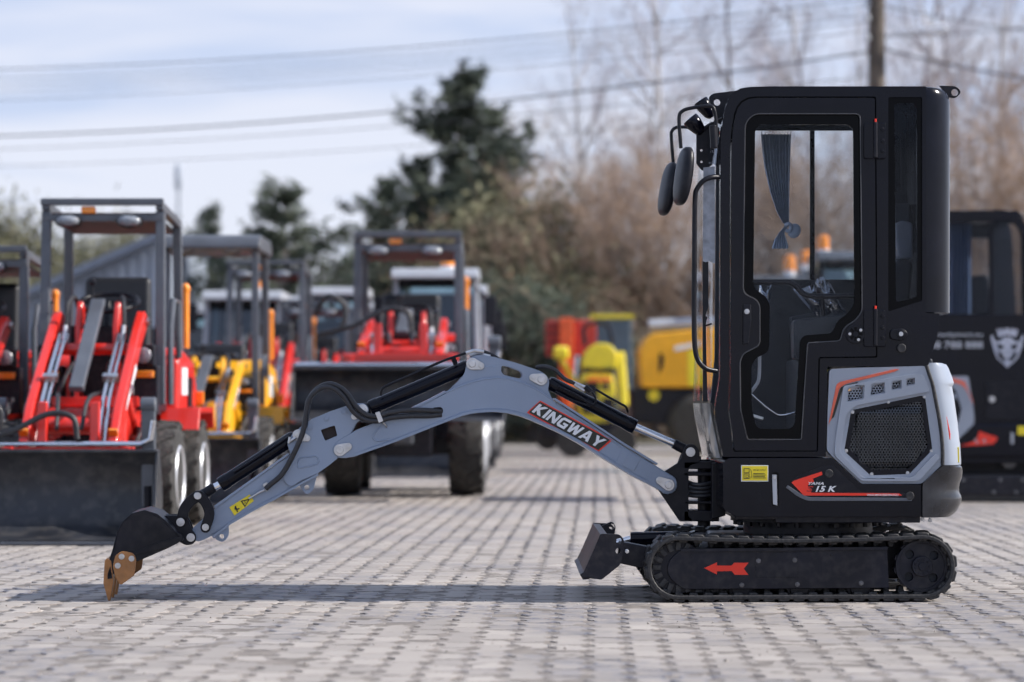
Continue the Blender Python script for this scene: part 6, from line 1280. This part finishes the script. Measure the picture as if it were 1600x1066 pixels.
def cards_mesh(name, C, sx, sy, D, mat):
    """C centres, D long directions: small bent leaf-sized quads"""
    n = len(C); rnd_ = rng.normal(size=(n, 3)); D = D / (np.linalg.norm(D, axis=1, keepdims=True) + 1e-9); u = np.cross(D, rnd_); u /= np.linalg.norm(u, axis=1, keepdims=True) + 1e-9
    w = sx * rng.uniform(0.6, 1.4, (n, 1)); h = sy * rng.uniform(0.6, 1.4, (n, 1))
    V = np.stack([C - u * w - D * h * 0.2, C + u * w - D * h * 0.2, C + u * w * 0.35 + D * h, C - u * w * 0.35 + D * h], 1).reshape(-1, 3)
    return raw_mesh(name, V, np.arange(4 * n).reshape(-1, 4), mat)
def bare(h, spread, seed, levels=5, birch=False, base=0.25, twig=TWIG, kids=(12, 6, 5, 4), droop=0.0, r0=None, thin=0.0021, up=0.0):
    g = np.random.default_rng(seed); big, fine = [], []
    r0 = r0 or h * 0.0085
    def grow(p, d, L, r, lv):
        n = 5 if lv < 2 else 3; pts = [p]; q = p.copy(); dd = d.copy()
        for i in range(n):
            dd = dd + g.normal(0, (0.10 if lv else 0.05) + 0.05 * lv, 3) + np.array([0, 0, (0.06 + up if lv else 0.12) - droop * (lv > 1) * 0.12]); dd /= np.linalg.norm(dd); nq = q + dd * L / n
            ra, rb = r * (1 - 0.8 * i / n), r * (1 - 0.8 * (i + 1) / n)
            (big if lv < 2 else fine).append((*q, *nq, max(ra, thin), max(rb, thin * 0.8))); q = nq; pts.append(q)
        if lv >= levels - 1: return
        for c in range(kids[min(lv, len(kids) - 1)]):
            t = g.uniform(base if lv == 0 else 0.2, 1.0); k = min(int(t * n), n - 1); o = pts[k] + (pts[k + 1] - pts[k]) * (t * n - k)
            ax = (pts[k + 1] - pts[k]); ax /= np.linalg.norm(ax); s_ = g.normal(size=3); s_ -= ax * s_.dot(ax); s_ /= np.linalg.norm(s_); an = g.uniform(0.4, 0.9) if lv else g.uniform(0.45, 0.95)
            nd = ax * math.cos(an) + s_ * math.sin(an)
            grow(o, nd, L * (spread * (1.15 - 0.75 * t) if lv == 0 else g.uniform(0.4, 0.65)), r * (0.42 if lv == 0 else 0.5) * (1.1 - 0.5 * t), lv + 1)
    grow(np.zeros(3), np.array([0, 0, 1.0]), h, r0, 0)
    return segs_mesh('trunk', big, BIRCH if birch else BARK, 6), segs_mesh('crown', fine, twig, 3)
def conifer(h, w, seed, mat=NEED, dens=1.0, open_=0.0, ragged=0.3, tier=0.034):
    g = np.random.default_rng(seed); S = [(0, 0, 0, 0, 0, h * 0.5, h * 0.016, h * 0.010), (0, 0, h * 0.5, 0, 0, h, h * 0.010, 0.01)]; C, D = [], []
    z = h * 0.10
    while z < h * 0.985:
        t = z / h; L0 = w * (1 - t) ** 0.8 * (0.6 + 0.4 * min(1, t * 4)) + 0.12
        nb = int(11 * dens)
        for b in range(nb):
            if g.random() < open_ * (0.5 + 0.5 * math.sin(z * 3.1 + b)): continue
            a = g.uniform(0, 2 * math.pi); L = L0 * g.uniform(1 - ragged, 1 + ragged) * (0.75 + 0.35 * math.sin(z * 2.3 + 1.7 * math.cos(a + seed))); up = 0.55 * t + 0.05 + g.normal(0, 0.10); d = np.array([math.cos(a), math.sin(a), up]); e = np.array([0, 0, z]) + d * L
            S.append((0, 0, z, *e, 0.012 + 0.01 * (1 - t), 0.005)); m_ = int(26 * L / 1.5) + 7
            q = g.uniform(0.12, 1.05, m_)[:, None]; P = np.array([0, 0, z]) + d * L * q; side = np.cross(d, [0, 0, 1.0]); side /= np.linalg.norm(side)
            sp = g.normal(0, 0.16, (m_, 1)) * (1.2 - q) * L * 0.9; P = P + side * sp + np.array([0, 0, 1.0]) * (g.normal(-0.05, 0.07, (m_, 1)) - 0.10 * np.abs(sp))
            C.append(P); D.append(d * 0.7 + side * np.sign(sp) * 0.6 + g.normal(0, 0.35, (m_, 3)) + np.array([0, 0, -0.25]))
        z += h * tier * g.uniform(0.8, 1.25)
    C, D = np.concatenate(C), np.concatenate(D); C = np.repeat(C, 3, 0) + g.normal(0, 0.05, (len(C) * 3, 3)); D = np.repeat(D, 3, 0) + g.normal(0, 0.3, (len(D) * 3, 3))
    return segs_mesh('trunk', S, BARK, 5), cards_mesh('crown', C, 0.030, 0.15, D, mat)
def bushy(h, w, seed, mat, n=6500, leaf=(0.035, 0.09), clumps=26):
    g = np.random.default_rng(seed); S = []; C = []
    cl = [np.array([g.normal(0, w * 0.42), g.normal(0, w * 0.42), h * g.uniform(0.12, 0.92) ** 0.9]) for _ in range(clumps)]
    for c in cl:
        k = max(0.25, 1 - (c[2] / h) ** 2.2); c[:2] *= k
        mid = np.array([c[0] * 0.35, c[1] * 0.35, c[2] * 0.55]); S += [(*(np.array([g.normal(0, 0.08), g.normal(0, 0.08), 0])), *mid, 0.03, 0.022), (*mid, *c, 0.022, 0.008)]
        for _ in range(9): e = c + g.normal(0, 0.30, 3) * np.array([w * 0.5, w * 0.5, h * 0.16]); S.append((*c, *e, 0.009, 0.004))
        m_ = n // clumps; C.append(c + g.normal(0, 1, (m_, 3)) * np.array([w * 0.17, w * 0.17, h * 0.075]))
    C = np.concatenate(C); C[:, 2] = np.abs(C[:, 2])
    return segs_mesh('trunk', S, BARK, 4), cards_mesh('crown', C, leaf[0], leaf[1], g.normal(0, 1, (len(C), 3)) + np.array([0, 0, 0.5]), mat)
LIB = {}
def plant(kind, name, label, cat, px, d, scale, group, rot=0.0, wide=1.0):
    x, y = at(px, d), d - D0
    root = thing(name, label, cat, (x, y, -0.02), group); root.scale = (scale * wide, scale * wide, scale); root.rotation_euler = (0, 0, rot)
    for me in LIB[kind]:
        o = bpy.data.objects.new(me.name.split('.')[0], me); COL.objects.link(o); o.parent = root
    return root
LIB['birch1'] = bare(10, 0.34, 11, birch=True, droop=0.5, kids=(18, 6, 5, 3), up=0.08); LIB['birch2'] = bare(10, 0.30, 23, birch=True, droop=0.3, kids=(20, 6, 4, 3), up=0.08); LIB['tree1'] = bare(10, 0.34, 31, base=0.25, kids=(15, 6, 5, 3), up=0.10); LIB['tree2'] = bare(10, 0.34, 47, base=0.15, kids=(16, 6, 5, 3), twig=TWIGW, up=0.08)
LIB['shrub1'] = bare(4, 0.75, 53, base=0.05, kids=(20, 7, 5, 3), twig=TWIGW, r0=0.05, thin=0.0034); LIB['shrub2'] = bushy(4, 3.4, 59, DRY, 5200)
LIB['spruce1'] = conifer(10, 2.6, 3, open_=0.25, ragged=0.5); LIB['spruce2'] = conifer(10, 3.2, 5, open_=0.35, ragged=0.5); LIB['spruce3'] = conifer(6, 3.0, 9, open_=0.1, ragged=0.35, tier=0.075)
LIB['pine1'] = bushy(6, 3.6, 61, NEEDO, 9000, (0.03, 0.13), 34); LIB['hedge1'] = bushy(4, 3.4, 67, NEED, 9000, (0.03, 0.11), 34); LIB['hedge2'] = bushy(4, 3.2, 71, NEEDO, 8000, (0.03, 0.11), 30)
def hgt(py, d): return HC - (py - HY) * d / FPX
# evergreens
plant('spruce1', 'spruce_tree', 'tallest dark spruce, centre of the picture', 'tree', 716, 62, hgt(92, 62) / 10, 'evergreens behind the yard', wide=1.3)
plant('spruce1', 'spruce_tree', 'slim dark spruce leaning on the right of the tallest one', 'tree', 772, 64, hgt(150, 64) / 10, 'evergreens behind the yard', 2.0, 1.1)
plant('spruce2', 'spruce_tree', 'broad dark spruce left of the tallest one', 'tree', 655, 63, hgt(235, 63) / 10, 'evergreens behind the yard', 1.0, 1.1)
plant('spruce2', 'spruce_tree', 'shorter dark spruce above the raised dark bucket', 'tree', 600, 60, hgt(268, 60) / 10, 'evergreens behind the yard', 3.0, 0.95)
plant('spruce3', 'pine_tree', 'spreading tiered young pine standing alone against the sky', 'tree', 443, 56, hgt(278, 56) / 6, 'evergreens behind the yard', 0.5, 1.2)
plant('spruce1', 'spruce_tree', 'small narrow spruce between the roof frame and the young pine', 'tree', 325, 60, hgt(310, 60) / 10, 'evergreens behind the yard', 0.9, 0.8)
for i, (px, py, d, kd, lb) in enumerate(((0, 320, 60, 'pine1', 'olive pine cut off by the left edge'), (62, 372, 68, 'pine1', 'olive pine second from the left edge'), (128, 382, 72, 'pine1', 'low olive pine seen inside the open roof frame, left one'), (192, 352, 66, 'pine1', 'olive pine rising over the open roof frame'), (250, 392, 74, 'hedge2', 'dull green tree behind the storage hall end'), (295, 405, 70, 'hedge2', 'dull green tree under the small narrow spruce'), (500, 450, 72, 'hedge2', 'low green tree under the young pine'))):
    plant(kd, 'pine_tree' if kd == 'pine1' else 'green_tree', lb, 'tree', px, d, hgt(py, d) / (6 if kd == 'pine1' else 4), 'olive trees on the left', i * 1.3, 1.0)
for i, (px, py, d, kd, lb) in enumerate(((560, 395, 58, 'hedge1', 'dark bush left of the raised bucket roof frame'), (690, 400, 56, 'shrub2', 'russet bush under the tallest spruce'), (770, 330, 57, 'hedge2', 'olive-green bush right of the tallest spruce'), (815, 300, 59, 'hedge2', 'tall olive bush at the edge of the bare trees'), (835, 440, 54, 'hedge1', 'dark bush above the orange side panels'), (640, 360, 60, 'shrub2', 'brown bush between the dark spruces'), (745, 430, 55, 'hedge1', 'dark bush behind the receding cab row'))):
    plant(kd, 'bush', lb, 'bush', px, d, hgt(py, d) / 4, 'bushes behind the yard', i * 0.9, 0.95)
# bare birches and other leafless trees
for i, (px, py, d, kd, lb) in enumerate((
    (868, 215, 66, 'tree2', 'short bare tree next to the spruces'), (925, 40, 68, 'birch1', 'slender bare birch right of the spruces'), (962, 220, 60, 'tree2', 'brownish bare tree above the yellow machine'), (1000, 60, 72, 'tree1', 'bare tree left of the pale birch trunk'), (1052, -60, 62, 'birch2', 'bare birch with pale trunk left of the excavator mirrors'),
    (1150, -40, 70, 'tree1', 'bare tree above the front of the cab'), (1205, 20, 64, 'birch1', 'bare birch seen through the cab window'), (1245, 210, 60, 'tree2', 'low russet bare tree seen through the cab window'), (1290, -30, 72, 'tree1', 'bare tree left of the utility pole'), (1335, 40, 66, 'birch2', 'bare birch beside the utility pole'),
    (1410, -50, 70, 'tree1', 'bare tree right of the utility pole'), (1470, 10, 66, 'birch1', 'bare birch below the street lamp'), (1510, -70, 74, 'tree1', 'tall bare tree behind the black excavator'), (1545, -30, 62, 'birch2', 'pale birch near the right edge'), (1590, 150, 60, 'tree2', 'brownish bare tree at the right edge'), (1555, 215, 58, 'tree2', 'low russet tree above the black excavator'))):
    plant(kd, 'birch_tree' if 'birch' in kd else 'bare_tree', lb, 'tree', px, d, hgt(py, d) / 10, 'bare trees behind the yard', i * 1.7, 0.9 if 'birch' in kd else 1.1)
for i, (px, py, d, kd, lb) in enumerate(((870, 370, 57, 'shrub1', 'russet shrub first from the left under the bare trees'), (905, 395, 60, 'shrub2', 'brown leafy shrub above the orange panels'), (945, 340, 58, 'shrub1', 'russet shrub above the lemon-yellow machine'), (985, 390, 62, 'shrub2', 'brown leafy shrub above the container'), (1025, 350, 58, 'shrub1', 'russet shrub above the yellow loader hood'), (1075, 370, 60, 'shrub2', 'brown leafy shrub beside the grab rail'), (1130, 340, 60, 'shrub1', 'russet shrub behind the front of the cab'),
    (1190, 350, 59, 'shrub1', 'russet shrub behind the knotted curtain'), (1240, 370, 62, 'shrub2', 'brown leafy shrub in the window above the beacons'), (1295, 340, 60, 'shrub1', 'russet shrub in the right half of the cab window'), (1500, 300, 60, 'shrub1', 'russet shrub left over the black excavator'), (1545, 270, 62, 'shrub2', 'brown leafy shrub over the black excavator roof'), (1595, 250, 60, 'shrub1', 'russet shrub at the right edge'))):
    plant(kd, 'shrub', lb, 'shrub', px, d, hgt(py, d) / 4, 'dry shrubs under the bare trees', i * 1.1, 1.0)
# rough ground and undergrowth under the trees
m = MB(); rows = []
for j in range(10):
    rows.append([(x_, 41 + j * 12, (0.02 if j == 0 else 0.25 * j * 0.3 + rng.uniform(0, 0.12))) for x_ in np.linspace(-70, 70, 60)])
m.grid(rows).build('rough_ground', pm('rough_grass', (0.075, 0.066, 0.040), 0.95, var=0.5, scale=1.5, bump=0.6, bscale=8), kind='structure')
C = np.column_stack([rng.uniform(-24, 30, 26000), rng.uniform(44, 60, 26000), rng.uniform(0, 1.5, 26000) ** 1.3])
ug = bpy.data.objects.new('undergrowth', cards_mesh('undergrowth', C, 0.03, 0.14, rng.normal(0, 0.7, (26000, 3)) + np.array([0, 0, 1.0]), DRY)); COL.objects.link(ug); ug['kind'] = 'stuff'; tag(ug, 'brown undergrowth along the foot of the trees', 'undergrowth')
